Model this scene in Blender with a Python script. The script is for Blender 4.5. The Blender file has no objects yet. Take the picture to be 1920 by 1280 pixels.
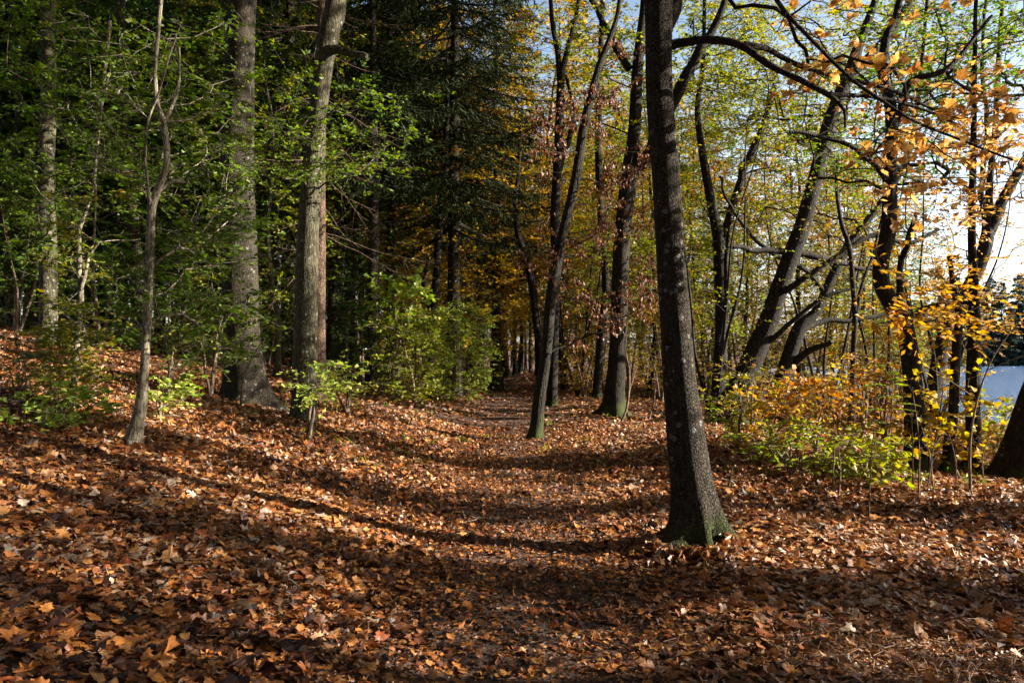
import bpy, math
import numpy as np
from math import radians, sin, cos, pi

# ------------------------------------------------------------------ camera, light
F = 1493.33; CX = 960.0; CY = 640.0; EYE = 1.6
SC = bpy.context.scene
COL = SC.collection
cam_d = bpy.data.cameras.new('camera')
cam_d.sensor_width = 36.0; cam_d.lens = 28.0
cam_d.clip_start = 0.05; cam_d.clip_end = 2000
cam = bpy.data.objects.new('camera', cam_d); COL.objects.link(cam)
cam.location = (0, 0, EYE); cam.rotation_euler = (radians(90), 0, 0)
SC.camera = cam

SUN_EL = 24.0
SUN_AZ = 94.0      # degrees clockwise from +Y
world = bpy.data.worlds.new('World'); SC.world = world; world.use_nodes = True
nt = world.node_tree
sky = nt.nodes.new('ShaderNodeTexSky'); sky.sky_type = 'NISHITA'; sky.sun_disc = False
sky.sun_elevation = radians(SUN_EL); sky.sun_rotation = radians(SUN_AZ)
sky.air_density = 1.0; sky.dust_density = 1.5; sky.ozone_density = 1.0
tcw = nt.nodes.new('ShaderNodeTexCoord'); sxw = nt.nodes.new('ShaderNodeSeparateXYZ'); nt.links.new(tcw.outputs['Generated'], sxw.inputs[0])
mrz = nt.nodes.new('ShaderNodeMapRange'); mrz.interpolation_type = 'SMOOTHSTEP'                      # thin bright cloud veil low over the lake
for k_, v_ in (('From Min', .05), ('From Max', .50), ('To Min', 1.0), ('To Max', 0.0)): mrz.inputs[k_].default_value = v_
mrx = nt.nodes.new('ShaderNodeMapRange'); mrx.interpolation_type = 'SMOOTHSTEP'
for k_, v_ in (('From Min', -.25), ('From Max', .45), ('To Min', .12), ('To Max', 1.0)): mrx.inputs[k_].default_value = v_
nt.links.new(sxw.outputs[2], mrz.inputs[0]); nt.links.new(sxw.outputs[0], mrx.inputs[0])
cn_ = nt.nodes.new('ShaderNodeTexNoise'); cn_.inputs['Scale'].default_value = 3.0; cn_.inputs['Detail'].default_value = 5; nt.links.new(tcw.outputs['Generated'], cn_.inputs['Vector'])
def wm(op, a, b):
    m_ = nt.nodes.new('ShaderNodeMath'); m_.operation = op
    for i_, s_ in enumerate((a, b)):
        if isinstance(s_, (int, float)): m_.inputs[i_].default_value = s_
        else: nt.links.new(s_, m_.inputs[i_])
    return m_.outputs[0]
veil = wm('MULTIPLY', wm('MULTIPLY', mrz.outputs[0], mrx.outputs[0]), wm('ADD', wm('MULTIPLY', cn_.outputs['Fac'], .8), .55))
va = nt.nodes.new('ShaderNodeVectorMath'); va.operation = 'SCALE'; va.inputs[0].default_value = (3.3, 3.6, 4.1); nt.links.new(veil, va.inputs['Scale'])
vb = nt.nodes.new('ShaderNodeVectorMath'); vb.operation = 'ADD'; nt.links.new(sky.outputs[0], vb.inputs[0]); nt.links.new(va.outputs[0], vb.inputs[1])
nt.links.new(vb.outputs[0], nt.nodes['Background'].inputs[0])
nt.nodes['Background'].inputs[1].default_value = 0.05
sun_d = bpy.data.lights.new('sun', 'SUN'); sun_d.energy = 5.0; sun_d.angle = radians(0.5)
sun_d.color = (1.0, 0.90, 0.76)
sun = bpy.data.objects.new('sun', sun_d); COL.objects.link(sun)
sun.rotation_euler = (radians(90 - SUN_EL), 0, radians(180 - SUN_AZ))
SUNV = np.array([sin(radians(SUN_AZ)) * cos(radians(SUN_EL)), cos(radians(SUN_AZ)) * cos(radians(SUN_EL)), sin(radians(SUN_EL))])
SC.view_settings.view_transform = 'Standard'; SC.view_settings.look = 'None'
SC.view_settings.exposure = 2.2; SC.view_settings.gamma = 1.0
SC.view_settings.use_curve_mapping = False
SC.render.engine = 'CYCLES'
cy = SC.cycles
cy.use_denoising = True
cy.max_bounces = 6; cy.diffuse_bounces = 3; cy.glossy_bounces = 2; cy.transmission_bounces = 4
cy.caustics_reflective = False; cy.caustics_refractive = False

# ------------------------------------------------------------------ ground shape
def sstep(a, b, x):
    t = np.clip((np.asarray(x, float) - a) / (b - a), 0, 1)
    return t * t * (3 - 2 * t)

def wob(x, y):
    return (0.030 * np.sin(1.7 * x + 0.6 * y) * np.sin(1.1 * y - 0.5 * x + 1.0) + 0.022 * np.sin(3.9 * x + 2.1) * np.sin(3.1 * y + 0.7 * x)
            + 0.05 * np.sin(0.45 * x + 0.31 * y + 2.0))

WATER = -1.5
def height(x, y):
    x = np.asarray(x, float); y = np.asarray(y, float)
    pts_x = [-300, -60, -30, -20, -12, -7.7, -4.0, -2.7, -1.3, -0.6, 2.5, 6.5, 9.0, 30]
    pts_h = [6.0, 4.5, 3.2, 2.6, 1.95, 1.32, 0.66, 0.39, 0.10, 0.0, 0.0, -0.16, -0.45, -0.45]
    h = np.interp(x, pts_x, pts_h)
    h = h + wob(x, y) - 0.03 * np.exp(-(x / 0.9) ** 2)
    xs = 13.5 + 0.13 * np.clip(y, -60, 90)            # shore line
    lake = sstep(-4.5, 1.5, x - xs)
    far = sstep(88, 100, y - 0.12 * (x - 20))
    farx = sstep(150, 175, x)
    bowl = lake * (1 - far) * (1 - farx)
    base = np.where(x > 9, -0.45 * (1 - far) - 1.2 * far * lake, h)
    h = np.where(x > 6.5, base * (1 - bowl) + (-2.6) * bowl, h)
    h = h + farx * 3.0 + sstep(110, 180, y) * lake * 2.0
    return h

def hh(x, y): return float(height(x, y))

def solve_depth(px, py, d0=4.0, d1=80.0):
    """distance at which the sight line through a pixel meets the ground"""
    d = np.arange(d0, d1, 0.02)
    g = height((px - CX) / F * d, d); z = EYE - (py - CY) / F * d
    k = np.nonzero(z <= g)[0]
    return float(d[k[0]]) if len(k) else d1

def P(px, py, d): return np.array([(px - CX) / F * d, d, EYE - (py - CY) / F * d])

# ------------------------------------------------------------------ mesh helpers
class Geo:
    def __init__(s): s.v = []; s.l = []; s.c = []; s.t = []; s.n = 0
    def add(s, verts, faces, tint=None):
        """verts (n,3); faces (m,k) indices"""
        verts = np.asarray(verts, np.float32).reshape(-1, 3); faces = np.asarray(faces, np.int64)
        s.v.append(verts); s.l.append((faces + s.n).ravel()); s.c.append(np.full(len(faces), faces.shape[1], np.int32))
        s.t.append(np.zeros(len(faces), np.float32) if tint is None else np.asarray(tint, np.float32))
        s.n += len(verts)
    def mesh(s, name, smooth=True, tint=True, origin=(0, 0, 0)):
        me = bpy.data.meshes.new(name)
        v = np.concatenate(s.v) - np.asarray(origin, np.float32); l = np.concatenate(s.l).astype(np.int32); c = np.concatenate(s.c)
        st = np.concatenate([[0], np.cumsum(c)[:-1]]).astype(np.int32)
        me.vertices.add(len(v)); me.vertices.foreach_set('co', v.astype(np.float32).ravel())
        me.loops.add(len(l)); me.loops.foreach_set('vertex_index', l)
        me.polygons.add(len(c)); me.polygons.foreach_set('loop_start', st)
        me.polygons.foreach_set('use_smooth', np.full(len(c), smooth))
        if tint:
            a = me.attributes.new('tint', 'FLOAT', 'FACE'); a.data.foreach_set('value', np.concatenate(s.t))
        me.update(calc_edges=True)
        return me

def norm(a): return a / np.maximum(np.linalg.norm(a, axis=-1, keepdims=True), 1e-9)

def tube(geo, pts, rad, sides=6, lobes=None, rng=None, rough=0.0, cap=False):
    pts = np.asarray(pts, float); rad = np.asarray(rad, float)
    t = norm(np.gradient(pts, axis=0)); m = np.abs(t.mean(0)); ref = np.zeros(3); ref[int(np.argmin(m))] = 1
    u = norm(np.cross(t, ref)); w = np.cross(t, u)
    a = np.arange(sides) / sides * 2 * pi
    R = rad[:, None] * np.ones(sides)[None]
    if rough:
        s = np.concatenate([[0], np.cumsum(np.linalg.norm(np.diff(pts, axis=0), axis=1))])[:, None]
        ph = rng.uniform(0, 6.28, 8)
        R = R * (1 + rough * (np.sin(3 * a[None] + ph[0] + 0.9 * s) * 0.6 + np.sin(5 * a[None] + ph[1] - 1.3 * s) * 0.4 + np.sin(2 * a[None] + ph[2] + 2.7 * s) * 0.6
                              + np.sin(9 * a[None] + ph[3] + 7 * s + ph[5]) * 0.2 + np.sin(2 * a[None] + 11 * s + ph[4]) * 0.15))
    if lobes is not None: R = R * lobes(a[None], pts[:, 2][:, None])
    v = pts[:, None] + R[..., None] * (np.cos(a)[None, :, None] * u[:, None] + np.sin(a)[None, :, None] * w[:, None])
    n = len(pts); i = np.arange(n - 1)[:, None] * sides; j = np.arange(sides)[None]; k = (j + 1) % sides
    f = np.stack([i + j, i + k, i + sides + k, i + sides + j], -1).reshape(-1, 4)
    geo.add(v.reshape(-1, 3), f)
    if cap: geo.add(v[-1], [list(range(sides))])

def catmull(pts, step):
    pts = np.asarray(pts, float)
    if len(pts) < 2: return pts
    p = np.vstack([2 * pts[0] - pts[1], pts, 2 * pts[-1] - pts[-2]]); out = []
    for i in range(1, len(p) - 2):
        L = np.linalg.norm(p[i + 1, :3] - p[i, :3]); n = max(1, int(math.ceil(L / step)))
        t = (np.arange(n) / n)[:, None]
        out.append(0.5 * (2 * p[i] + (-p[i - 1] + p[i + 1]) * t + (2 * p[i - 1] - 5 * p[i] + 4 * p[i + 1] - p[i + 2]) * t ** 2 + (-p[i - 1] + 3 * p[i] - 3 * p[i + 1] + p[i + 2]) * t ** 3))
    return np.vstack(out + [pts[-1:]])

def sticks(geo, a, b, r0, r1):
    """many straight 3-sided twigs at once"""
    a = np.asarray(a, float); b = np.asarray(b, float); n = len(a)
    if n == 0: return
    t = norm(b - a); ref = np.where(np.abs(t[:, 2:3]) > 0.8, [[1., 0, 0]], [[0., 0, 1]])
    u = norm(np.cross(t, ref)); w = np.cross(t, u); vs = []
    for q, r in ((a, r0), (b, r1)):
        r = np.broadcast_to(np.asarray(r, float), (n,))[:, None]
        for k in range(3):
            an = k * 2 * pi / 3; vs.append(q + r * (cos(an) * u + sin(an) * w))
    v = np.stack(vs, 1).reshape(-1, 3)
    base = np.arange(n)[:, None] * 6
    f = np.concatenate([base + np.array([[k, (k + 1) % 3, 3 + (k + 1) % 3, 3 + k]]) for k in range(3)])
    geo.add(v, f)

# leaf outlines: (verts, triangles or quads), tip along +Y, unit length about 1
def maple_t(k):
    if k == 'maple':
        o = [(0, -.40), (.13, -.32), (.33, -.36), (.35, -.16), (.53, -.04), (.43, .10), (.44, .34), (.30, .29), (.19, .42), (0, .60),
             (-.19, .42), (-.30, .29), (-.44, .34), (-.43, .10), (-.53, -.04), (-.35, -.16), (-.33, -.36), (-.13, -.32)]
    else:
        o = [(0, -.36), (.32, -.34), (.34, -.12), (.50, .05), (.33, .26), (0, .58), (-.33, .26), (-.50, .05), (-.34, -.12), (-.32, -.34)]
    v = np.array([(0, -.02, 0)] + [(x, y, 0) for x, y in o], float); n = len(o)
    return v, np.array([[0, 1 + i, 1 + (i + 1) % n] for i in range(n)])
def oak_t():
    o = [(0, -.5), (.08, -.34), (.16, -.22), (.09, -.12), (.24, 0), (.12, .1), (.22, .24), (.10, .3), (.12, .42), (0, .5), (-.12, .42), (-.10, .3), (-.22, .24), (-.12, .1), (-.24, 0), (-.09, -.12), (-.16, -.22), (-.08, -.34)]
    v = np.array([(0, 0, .02)] + [(x * 1.2, y, 0) for x, y in o], float); n = len(o)
    return v, np.array([[0, 1 + i, 1 + (i + 1) % n] for i in range(n)])
TPL = {
    'oak': oak_t(),
    'maple': maple_t('maple'), 'maple_s': maple_t('s'),
    'oval': (np.array([(0, -.5, 0), (.22, -.2, .05), (.24, .15, .05), (0, .5, 0), (-.24, .15, .05), (-.22, -.2, .05)], float), np.array([[0, 1, 2, 3], [0, 3, 4, 5]])),
    'kite': (np.array([(0, -.5, 0), (.3, -.02, .06), (0, .5, 0), (-.3, -.02, .06)], float), np.array([[0, 1, 2], [0, 2, 3]])),
    'needle': (np.array([(-.09, -.5, 0), (.09, -.5, 0), (.05, .5, 0), (-.05, .5, 0)], float), np.array([[0, 1, 2, 3]])),
}
def leaves(geo, c, axis, nrm, size, tpl, rng, curl=0.5, jit=.1, tint=None):
    n = len(c)
    if n == 0: return
    T, Fc = TPL[tpl]; y = norm(axis); z = norm(nrm - (nrm * y).sum(1, keepdims=True) * y); x = np.cross(y, z)
    size = np.broadcast_to(size, (n,))[:, None, None]
    wid = rng.uniform(.8, 1.15, (n, 1)); tx = T[None, :, 0] * wid; ty = np.repeat(T[None, :, 1], n, 0)
    if jit:
        jr = 1 + rng.normal(0, jit, (n, len(T))); tx = tx * jr + .06 * jr * np.sin(9 * ty); ty = ty * jr
    tz = T[None, :, 2] + curl * (rng.normal(0, .5, (n, 1)) * tx ** 2 + rng.normal(-.15, .5, (n, 1)) * ty ** 2 + rng.normal(0, .35, (n, 1)) * tx * ty)
    v = c[:, None] + size * (tx[..., None] * x[:, None] + ty[..., None] * y[:, None] + tz[..., None] * z[:, None])
    k = len(T); f = (Fc[None] + (np.arange(n) * k)[:, None, None]).reshape(-1, Fc.shape[1])
    geo.add(v.reshape(-1, 3), f, np.repeat(rng.uniform(0, 1, n) if tint is None else tint, len(Fc)))

# ------------------------------------------------------------------ materials
def newmat(name):
    m = bpy.data.materials.new(name); m.use_nodes = True; n = m.node_tree.nodes; n.clear()
    return m, n, m.node_tree.links
def ramp(n, cols, interp='LINEAR', pos=None):
    r = n.new('ShaderNodeValToRGB'); r.color_ramp.interpolation = interp; e = r.color_ramp.elements
    while len(e) < len(cols): e.new(0.5)
    for i, c in enumerate(cols):
        e[i].position = pos[i] if pos else i / (len(cols) - 1 if interp == 'LINEAR' else len(cols)); e[i].color = (*c, 1)
    return r
def math_n(n, L, op, a, b=None):
    m = n.new('ShaderNodeMath'); m.operation = op
    for i, s in enumerate((a, b)):
        if s is None: continue
        if isinstance(s, (int, float)): m.inputs[i].default_value = s
        else: L.new(s, m.inputs[i])
    return m.outputs[0]

def leaf_mat(name, cols, trans=0.45, rough=0.5, clump=0.35, spec=0.35, cscale=0.9, tboost=1.3):
    m, n, L = newmat(name)
    at = n.new('ShaderNodeAttribute'); at.attribute_name = 'tint'; at.attribute_type = 'GEOMETRY'
    tc = n.new('ShaderNodeTexCoord'); no = n.new('ShaderNodeTexNoise'); no.inputs['Scale'].default_value = cscale; no.inputs['Detail'].default_value = 2
    L.new(tc.outputs['Object'], no.inputs['Vector'])
    oi = n.new('ShaderNodeObjectInfo')
    f = math_n(n, L, 'MULTIPLY', at.outputs['Fac'], 1 - clump)
    g = math_n(n, L, 'MULTIPLY', math_n(n, L, 'SUBTRACT', no.outputs['Fac'], 0.3), clump * 2.2)
    o = math_n(n, L, 'MULTIPLY', math_n(n, L, 'SUBTRACT', oi.outputs['Random'], 0.5), 0.25)
    fac = math_n(n, L, 'ADD', math_n(n, L, 'ADD', f, g), o)
    r = ramp(n, cols); L.new(fac, r.inputs[0])
    # small blotches inside the leaf
    n2 = n.new('ShaderNodeTexNoise'); n2.inputs['Scale'].default_value = 45; L.new(tc.outputs['Object'], n2.inputs['Vector'])
    mx = n.new('ShaderNodeMixRGB'); mx.blend_type = 'MULTIPLY'; mx.inputs[0].default_value = 0.6
    rr = ramp(n, [(.45, .4, .35), (1.15, 1.15, 1.15)], pos=[.3, .65]); L.new(n2.outputs['Fac'], rr.inputs[0])
    L.new(r.outputs[0], mx.inputs[1]); L.new(rr.outputs[0], mx.inputs[2])
    p = n.new('ShaderNodeBsdfPrincipled'); p.inputs['Roughness'].default_value = rough; p.inputs['Specular IOR Level'].default_value = spec
    L.new(mx.outputs[0], p.inputs['Base Color'])
    tr = n.new('ShaderNodeBsdfTranslucent'); hs = n.new('ShaderNodeHueSaturation'); hs.inputs['Saturation'].default_value = 1.15; hs.inputs['Value'].default_value = tboost
    L.new(mx.outputs[0], hs.inputs['Color']); L.new(hs.outputs[0], tr.inputs['Color'])
    ms = n.new('ShaderNodeMixShader'); ms.inputs[0].default_value = trans
    L.new(p.outputs[0], ms.inputs[1]); L.new(tr.outputs[0], ms.inputs[2])
    out = n.new('ShaderNodeOutputMaterial'); L.new(ms.outputs[0], out.inputs[0])
    return m

def bark_mat(name, dark, light, moss=0.0, scale=1.0, mossz=0.6, plates=False, lichen=0.0, bump=0.6, bdist=.014):
    m, n, L = newmat(name)
    tc = n.new('ShaderNodeTexCoord'); mp = n.new('ShaderNodeMapping'); mp.inputs['Scale'].default_value = (1, 1, .22)
    L.new(tc.outputs['Object'], mp.inputs['Vector'])
    a = n.new('ShaderNodeTexNoise'); a.inputs['Scale'].default_value = 28 * scale; a.inputs['Detail'].default_value = 6; a.inputs['Roughness'].default_value = .65
    L.new(mp.outputs[0], a.inputs['Vector'])
    vo = n.new('ShaderNodeTexVoronoi'); vo.feature = 'DISTANCE_TO_EDGE'; vo.inputs['Scale'].default_value = 34 * scale
    mp2 = n.new('ShaderNodeMapping'); mp2.inputs['Scale'].default_value = (1, 1, .75 if plates else .16); L.new(tc.outputs['Object'], mp2.inputs['Vector'])
    wn = n.new('ShaderNodeTexNoise'); wn.inputs['Scale'].default_value = 9; L.new(tc.outputs['Object'], wn.inputs['Vector'])
    am = n.new('ShaderNodeVectorMath'); am.operation = 'MULTIPLY_ADD'; am.inputs[1].default_value = (.06, .06, .06)
    L.new(wn.outputs['Color'], am.inputs[0]); L.new(mp2.outputs[0], am.inputs[2]); L.new(am.outputs[0], vo.inputs['Vector'])
    cr = ramp(n, [(0, 0, 0), (1, 1, 1)], pos=[0.0, 0.16]); L.new(vo.outputs['Distance'], cr.inputs[0])
    col = ramp(n, [dark, tuple(.5 * (dark[i] + light[i]) for i in range(3)), light], pos=[.3, .5, .72]); L.new(a.outputs['Fac'], col.inputs[0])
    mul = n.new('ShaderNodeMixRGB'); mul.blend_type = 'MULTIPLY'; mul.inputs[0].default_value = .75
    L.new(col.outputs[0], mul.inputs[1]); L.new(cr.outputs[0], mul.inputs[2])
    last = mul.outputs[0]
    big = n.new('ShaderNodeTexNoise'); big.inputs['Scale'].default_value = 2.3; big.inputs['Detail'].default_value = 5; L.new(tc.outputs['Object'], big.inputs['Vector'])
    if lichen:
        lv = n.new('ShaderNodeTexVoronoi'); lv.inputs['Scale'].default_value = 11; L.new(am.outputs[0], lv.inputs['Vector']); L.new(tc.outputs['Object'], lv.inputs['Vector'])
        l2 = n.new('ShaderNodeTexNoise'); l2.inputs['Scale'].default_value = 40; L.new(tc.outputs['Object'], l2.inputs['Vector'])
        lf = math_n(n, L, 'ADD', lv.outputs['Distance'], math_n(n, L, 'MULTIPLY', l2.outputs['Fac'], .25))
        lr = ramp(n, [(1, 1, 1), (0, 0, 0)], pos=[.34, .38]); L.new(lf, lr.inputs[0])
        pick = ramp(n, [(0, 0, 0), (1, 1, 1)], pos=[.47, .52]); L.new(big.outputs['Fac'], pick.inputs[0])
        fm = math_n(n, L, 'MULTIPLY', math_n(n, L, 'MULTIPLY', lr.outputs[0], pick.outputs[0]), lichen)
        ml = n.new('ShaderNodeMixRGB'); L.new(fm, ml.inputs[0]); L.new(last, ml.inputs[1]); ml.inputs[2].default_value = (.34, .36, .33, 1); last = ml.outputs[0]
    if moss:
        sx = n.new('ShaderNodeSeparateXYZ'); L.new(tc.outputs['Object'], sx.inputs[0])
        mr = n.new('ShaderNodeMapRange'); mr.inputs['From Min'].default_value = 0; mr.inputs['From Max'].default_value = mossz; mr.inputs['To Min'].default_value = .42; mr.inputs['To Max'].default_value = 0.0
        L.new(sx.outputs[2], mr.inputs[0])
        s = math_n(n, L, 'ADD', mr.outputs[0], math_n(n, L, 'MULTIPLY', big.outputs['Fac'], 1.0))
        s = math_n(n, L, 'ADD', s, math_n(n, L, 'MULTIPLY', a.outputs['Fac'], .3))
        mr2 = ramp(n, [(0, 0, 0), (1, 1, 1)], pos=[1.0 - moss * .25, 1.12 - moss * .2]); L.new(s, mr2.inputs[0])
        mm = n.new('ShaderNodeMixRGB'); L.new(mr2.outputs[0], mm.inputs[0]); L.new(last, mm.inputs[1]); mm.inputs[2].default_value = (.030, .038, .008, 1); last = mm.outputs[0]
    hgt = math_n(n, L, 'ADD', math_n(n, L, 'MULTIPLY', cr.outputs[0], .7), math_n(n, L, 'MULTIPLY', a.outputs['Fac'], .8))
    bp = n.new('ShaderNodeBump'); bp.inputs['Strength'].default_value = bump; bp.inputs['Distance'].default_value = bdist; L.new(hgt, bp.inputs['Height'])
    p = n.new('ShaderNodeBsdfPrincipled'); p.inputs['Roughness'].default_value = .85; p.inputs['Specular IOR Level'].default_value = .2
    L.new(last, p.inputs['Base Color']); L.new(bp.outputs[0], p.inputs['Normal'])
    out = n.new('ShaderNodeOutputMaterial'); L.new(p.outputs[0], out.inputs[0])
    return m

M = {}
M['bark_main'] = bark_mat('bark_main', (.005, .004, .003), (.08, .062, .042), moss=.6, mossz=.6, plates=True, scale=1.35, lichen=.4, bump=1.0, bdist=.03)
M['bark_dark'] = bark_mat('bark_dark', (.006, .005, .004), (.036, .029, .022), moss=.35, mossz=.7, lichen=.25)
M['bark_oak'] = bark_mat('bark_oak', (.006, .005, .0035), (.042, .036, .025), moss=.5, mossz=.9, bump=.9)
M['bark_grey'] = bark_mat('bark_grey', (.022, .020, .013), (.13, .12, .07), moss=0, lichen=.5)
M['bark_spruce'] = bark_mat('bark_spruce', (.009, .0075, .005), (.07, .058, .038), moss=0, scale=1.1, plates=True, lichen=.3)
M['bark_pine'] = bark_mat('bark_pine', (.04, .024, .016), (.17, .11, .075), plates=True, scale=.7)
M['bark_sapling'] = bark_mat('bark_sapling', (.11, .095, .065), (.38, .33, .24), moss=0, lichen=.4, bump=.3)
M['twig'] = bark_mat('twig', (.10, .07, .05), (.28, .21, .15), bump=.1)

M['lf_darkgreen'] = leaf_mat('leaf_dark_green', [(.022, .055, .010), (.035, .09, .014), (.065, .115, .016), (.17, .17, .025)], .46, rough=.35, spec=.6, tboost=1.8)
M['lf_green'] = leaf_mat('leaf_green', [(.06, .13, .02), (.10, .19, .022), (.17, .24, .03), (.30, .28, .045)], .5)
M['lf_yellowgreen'] = leaf_mat('leaf_yellow_green', [(.10, .18, .025), (.20, .25, .03), (.32, .30, .045), (.42, .30, .05)], .48)
M['lf_pale'] = leaf_mat('leaf_pale_yellow', [(.16, .30, .05), (.26, .40, .06), (.38, .44, .08), (.48, .44, .12)], .45)
M['lf_mixed'] = leaf_mat('leaf_mixed', [(.09, .14, .02), (.24, .21, .03), (.38, .20, .035), (.42, .13, .03)], .45, clump=.5)
M['lf_orange'] = leaf_mat('leaf_orange', [(.40, .32, .07), (.48, .30, .07), (.50, .21, .045), (.32, .11, .035)], .45)
M['lf_bigorange'] = leaf_mat('leaf_big_orange', [(.52, .40, .17), (.56, .36, .15), (.50, .27, .10), (.30, .14, .06)], .5, clump=.2, tboost=1.35)
M['lf_gold'] = leaf_mat('leaf_gold', [(.24, .23, .025), (.46, .34, .04), (.54, .30, .04), (.48, .18, .03)], .52)
M['lf_rust'] = leaf_mat('leaf_rust', [(.10, .04, .022), (.18, .08, .04), (.26, .13, .07), (.36, .22, .13)], .28, rough=.5, clump=.3)
M['lf_olive'] = leaf_mat('leaf_olive', [(.09, .11, .025), (.18, .18, .04), (.27, .23, .06), (.32, .20, .06)], .4, clump=.45)
M['lf_needle'] = leaf_mat('needle_green', [(.010, .020, .005), (.018, .032, .008), (.035, .046, .012)], .15, rough=.7, clump=.3, spec=.1)
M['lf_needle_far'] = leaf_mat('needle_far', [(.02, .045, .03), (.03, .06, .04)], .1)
M['lf_brownneedle'] = leaf_mat('needle_brown', [(.05, .035, .02), (.09, .06, .035), (.06, .06, .03)], .15)

def litter_mat():
    m, n, L = newmat('leaf_litter')
    at = n.new('ShaderNodeAttribute'); at.attribute_name = 'tint'; at.attribute_type = 'GEOMETRY'
    tc = n.new('ShaderNodeTexCoord')
    cols = [(.03, .012, .007), (.08, .028, .012), (.17, .06, .02), (.33, .125, .034), (.46, .20, .045), (.26, .06, .018), (.48, .24, .065), (.38, .21, .10), (.20, .12, .085), (.44, .28, .15), (.38, .31, .25)]
    r = ramp(n, cols, pos=[0, .12, .26, .4, .52, .6, .68, .78, .86, .93, 1.0]); L.new(at.outputs['Fac'], r.inputs[0])
    n2 = n.new('ShaderNodeTexNoise'); n2.inputs['Scale'].default_value = 38; n2.inputs['Detail'].default_value = 4; L.new(tc.outputs['Object'], n2.inputs['Vector'])
    rr = ramp(n, [(.45, .40, .38), (1.2, 1.15, 1.1)], pos=[.32, .66]); L.new(n2.outputs['Fac'], rr.inputs[0])
    mx = n.new('ShaderNodeMixRGB'); mx.blend_type = 'MULTIPLY'; mx.inputs[0].default_value = .8; L.new(r.outputs[0], mx.inputs[1]); L.new(rr.outputs[0], mx.inputs[2])
    p = n.new('ShaderNodeBsdfPrincipled'); p.inputs['Roughness'].default_value = .48; p.inputs['Specular IOR Level'].default_value = .5
    bp = n.new('ShaderNodeBump'); bp.inputs['Strength'].default_value = .4; bp.inputs['Distance'].default_value = .004; L.new(n2.outputs['Fac'], bp.inputs['Height'])
    L.new(mx.outputs[0], p.inputs['Base Color']); L.new(bp.outputs[0], p.inputs['Normal'])
    tr = n.new('ShaderNodeBsdfTranslucent'); L.new(mx.outputs[0], tr.inputs['Color'])
    ms = n.new('ShaderNodeMixShader'); ms.inputs[0].default_value = .22; L.new(p.outputs[0], ms.inputs[1]); L.new(tr.outputs[0], ms.inputs[2])
    out = n.new('ShaderNodeOutputMaterial'); L.new(ms.outputs[0], out.inputs[0])
    return m
M['litter'] = litter_mat()

def soil_mat(name, cols, vs=14):
    m, n, L = newmat(name)
    tc = n.new('ShaderNodeTexCoord'); wn = n.new('ShaderNodeTexNoise'); wn.inputs['Scale'].default_value = 7; L.new(tc.outputs['Object'], wn.inputs['Vector'])
    am = n.new('ShaderNodeVectorMath'); am.operation = 'MULTIPLY_ADD'; am.inputs[1].default_value = (.12, .12, .12); L.new(wn.outputs['Color'], am.inputs[0]); L.new(tc.outputs['Object'], am.inputs[2])
    vo = n.new('ShaderNodeTexVoronoi'); vo.inputs['Scale'].default_value = vs; L.new(am.outputs[0], vo.inputs['Vector'])
    sx = n.new('ShaderNodeSeparateColor'); L.new(vo.outputs['Color'], sx.inputs[0])
    r = ramp(n, cols); L.new(sx.outputs[0], r.inputs[0])
    ns = n.new('ShaderNodeTexNoise'); ns.inputs['Scale'].default_value = 60; ns.inputs['Detail'].default_value = 5; L.new(tc.outputs['Object'], ns.inputs['Vector'])
    rr = ramp(n, [(.35, .35, .35), (1.1, 1.1, 1.1)], pos=[.35, .65]); L.new(ns.outputs['Fac'], rr.inputs[0])
    mx = n.new('ShaderNodeMixRGB'); mx.blend_type = 'MULTIPLY'; mx.inputs[0].default_value = .8; L.new(r.outputs[0], mx.inputs[1]); L.new(rr.outputs[0], mx.inputs[2])
    h = math_n(n, L, 'ADD', math_n(n, L, 'MULTIPLY', sx.outputs[1], .8), ns.outputs['Fac'])
    bp = n.new('ShaderNodeBump'); bp.inputs['Strength'].default_value = .9; bp.inputs['Distance'].default_value = .03; L.new(h, bp.inputs['Height'])
    p = n.new('ShaderNodeBsdfPrincipled'); p.inputs['Roughness'].default_value = .8; L.new(mx.outputs[0], p.inputs['Base Color']); L.new(bp.outputs[0], p.inputs['Normal'])
    out = n.new('ShaderNodeOutputMaterial'); L.new(p.outputs[0], out.inputs[0])
    return m
M['soil'] = soil_mat('forest_soil', [(.03, .016, .01), (.07, .032, .016), (.12, .055, .022), (.18, .08, .03), (.08, .05, .03)])
M['path'] = soil_mat('path_soil', [(.035, .02, .014), (.07, .04, .025), (.12, .07, .045), (.09, .045, .025)], 30)

def water_mat():
    m, n, L = newmat('lake_water')
    tc = n.new('ShaderNodeTexCoord'); mp = n.new('ShaderNodeMapping'); mp.inputs['Scale'].default_value = (1.0, 2.2, 1); L.new(tc.outputs['Object'], mp.inputs['Vector'])
    a = n.new('ShaderNodeTexNoise'); a.inputs['Scale'].default_value = 5; a.inputs['Detail'].default_value = 6; a.inputs['Roughness'].default_value = .6; L.new(mp.outputs[0], a.inputs['Vector'])
    bp = n.new('ShaderNodeBump'); bp.inputs['Strength'].default_value = 1.0; bp.inputs['Distance'].default_value = .8; L.new(a.outputs['Fac'], bp.inputs['Height'])
    p = n.new('ShaderNodeBsdfPrincipled'); p.inputs['Base Color'].default_value = (.05, .14, .32, 1); p.inputs['Roughness'].default_value = .2; p.inputs['IOR'].default_value = 1.33
    p.inputs['Specular IOR Level'].default_value = .35
    L.new(bp.outputs[0], p.inputs['Normal']); out = n.new('ShaderNodeOutputMaterial'); L.new(p.outputs[0], out.inputs[0])
    return m
M['water'] = water_mat()

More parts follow.
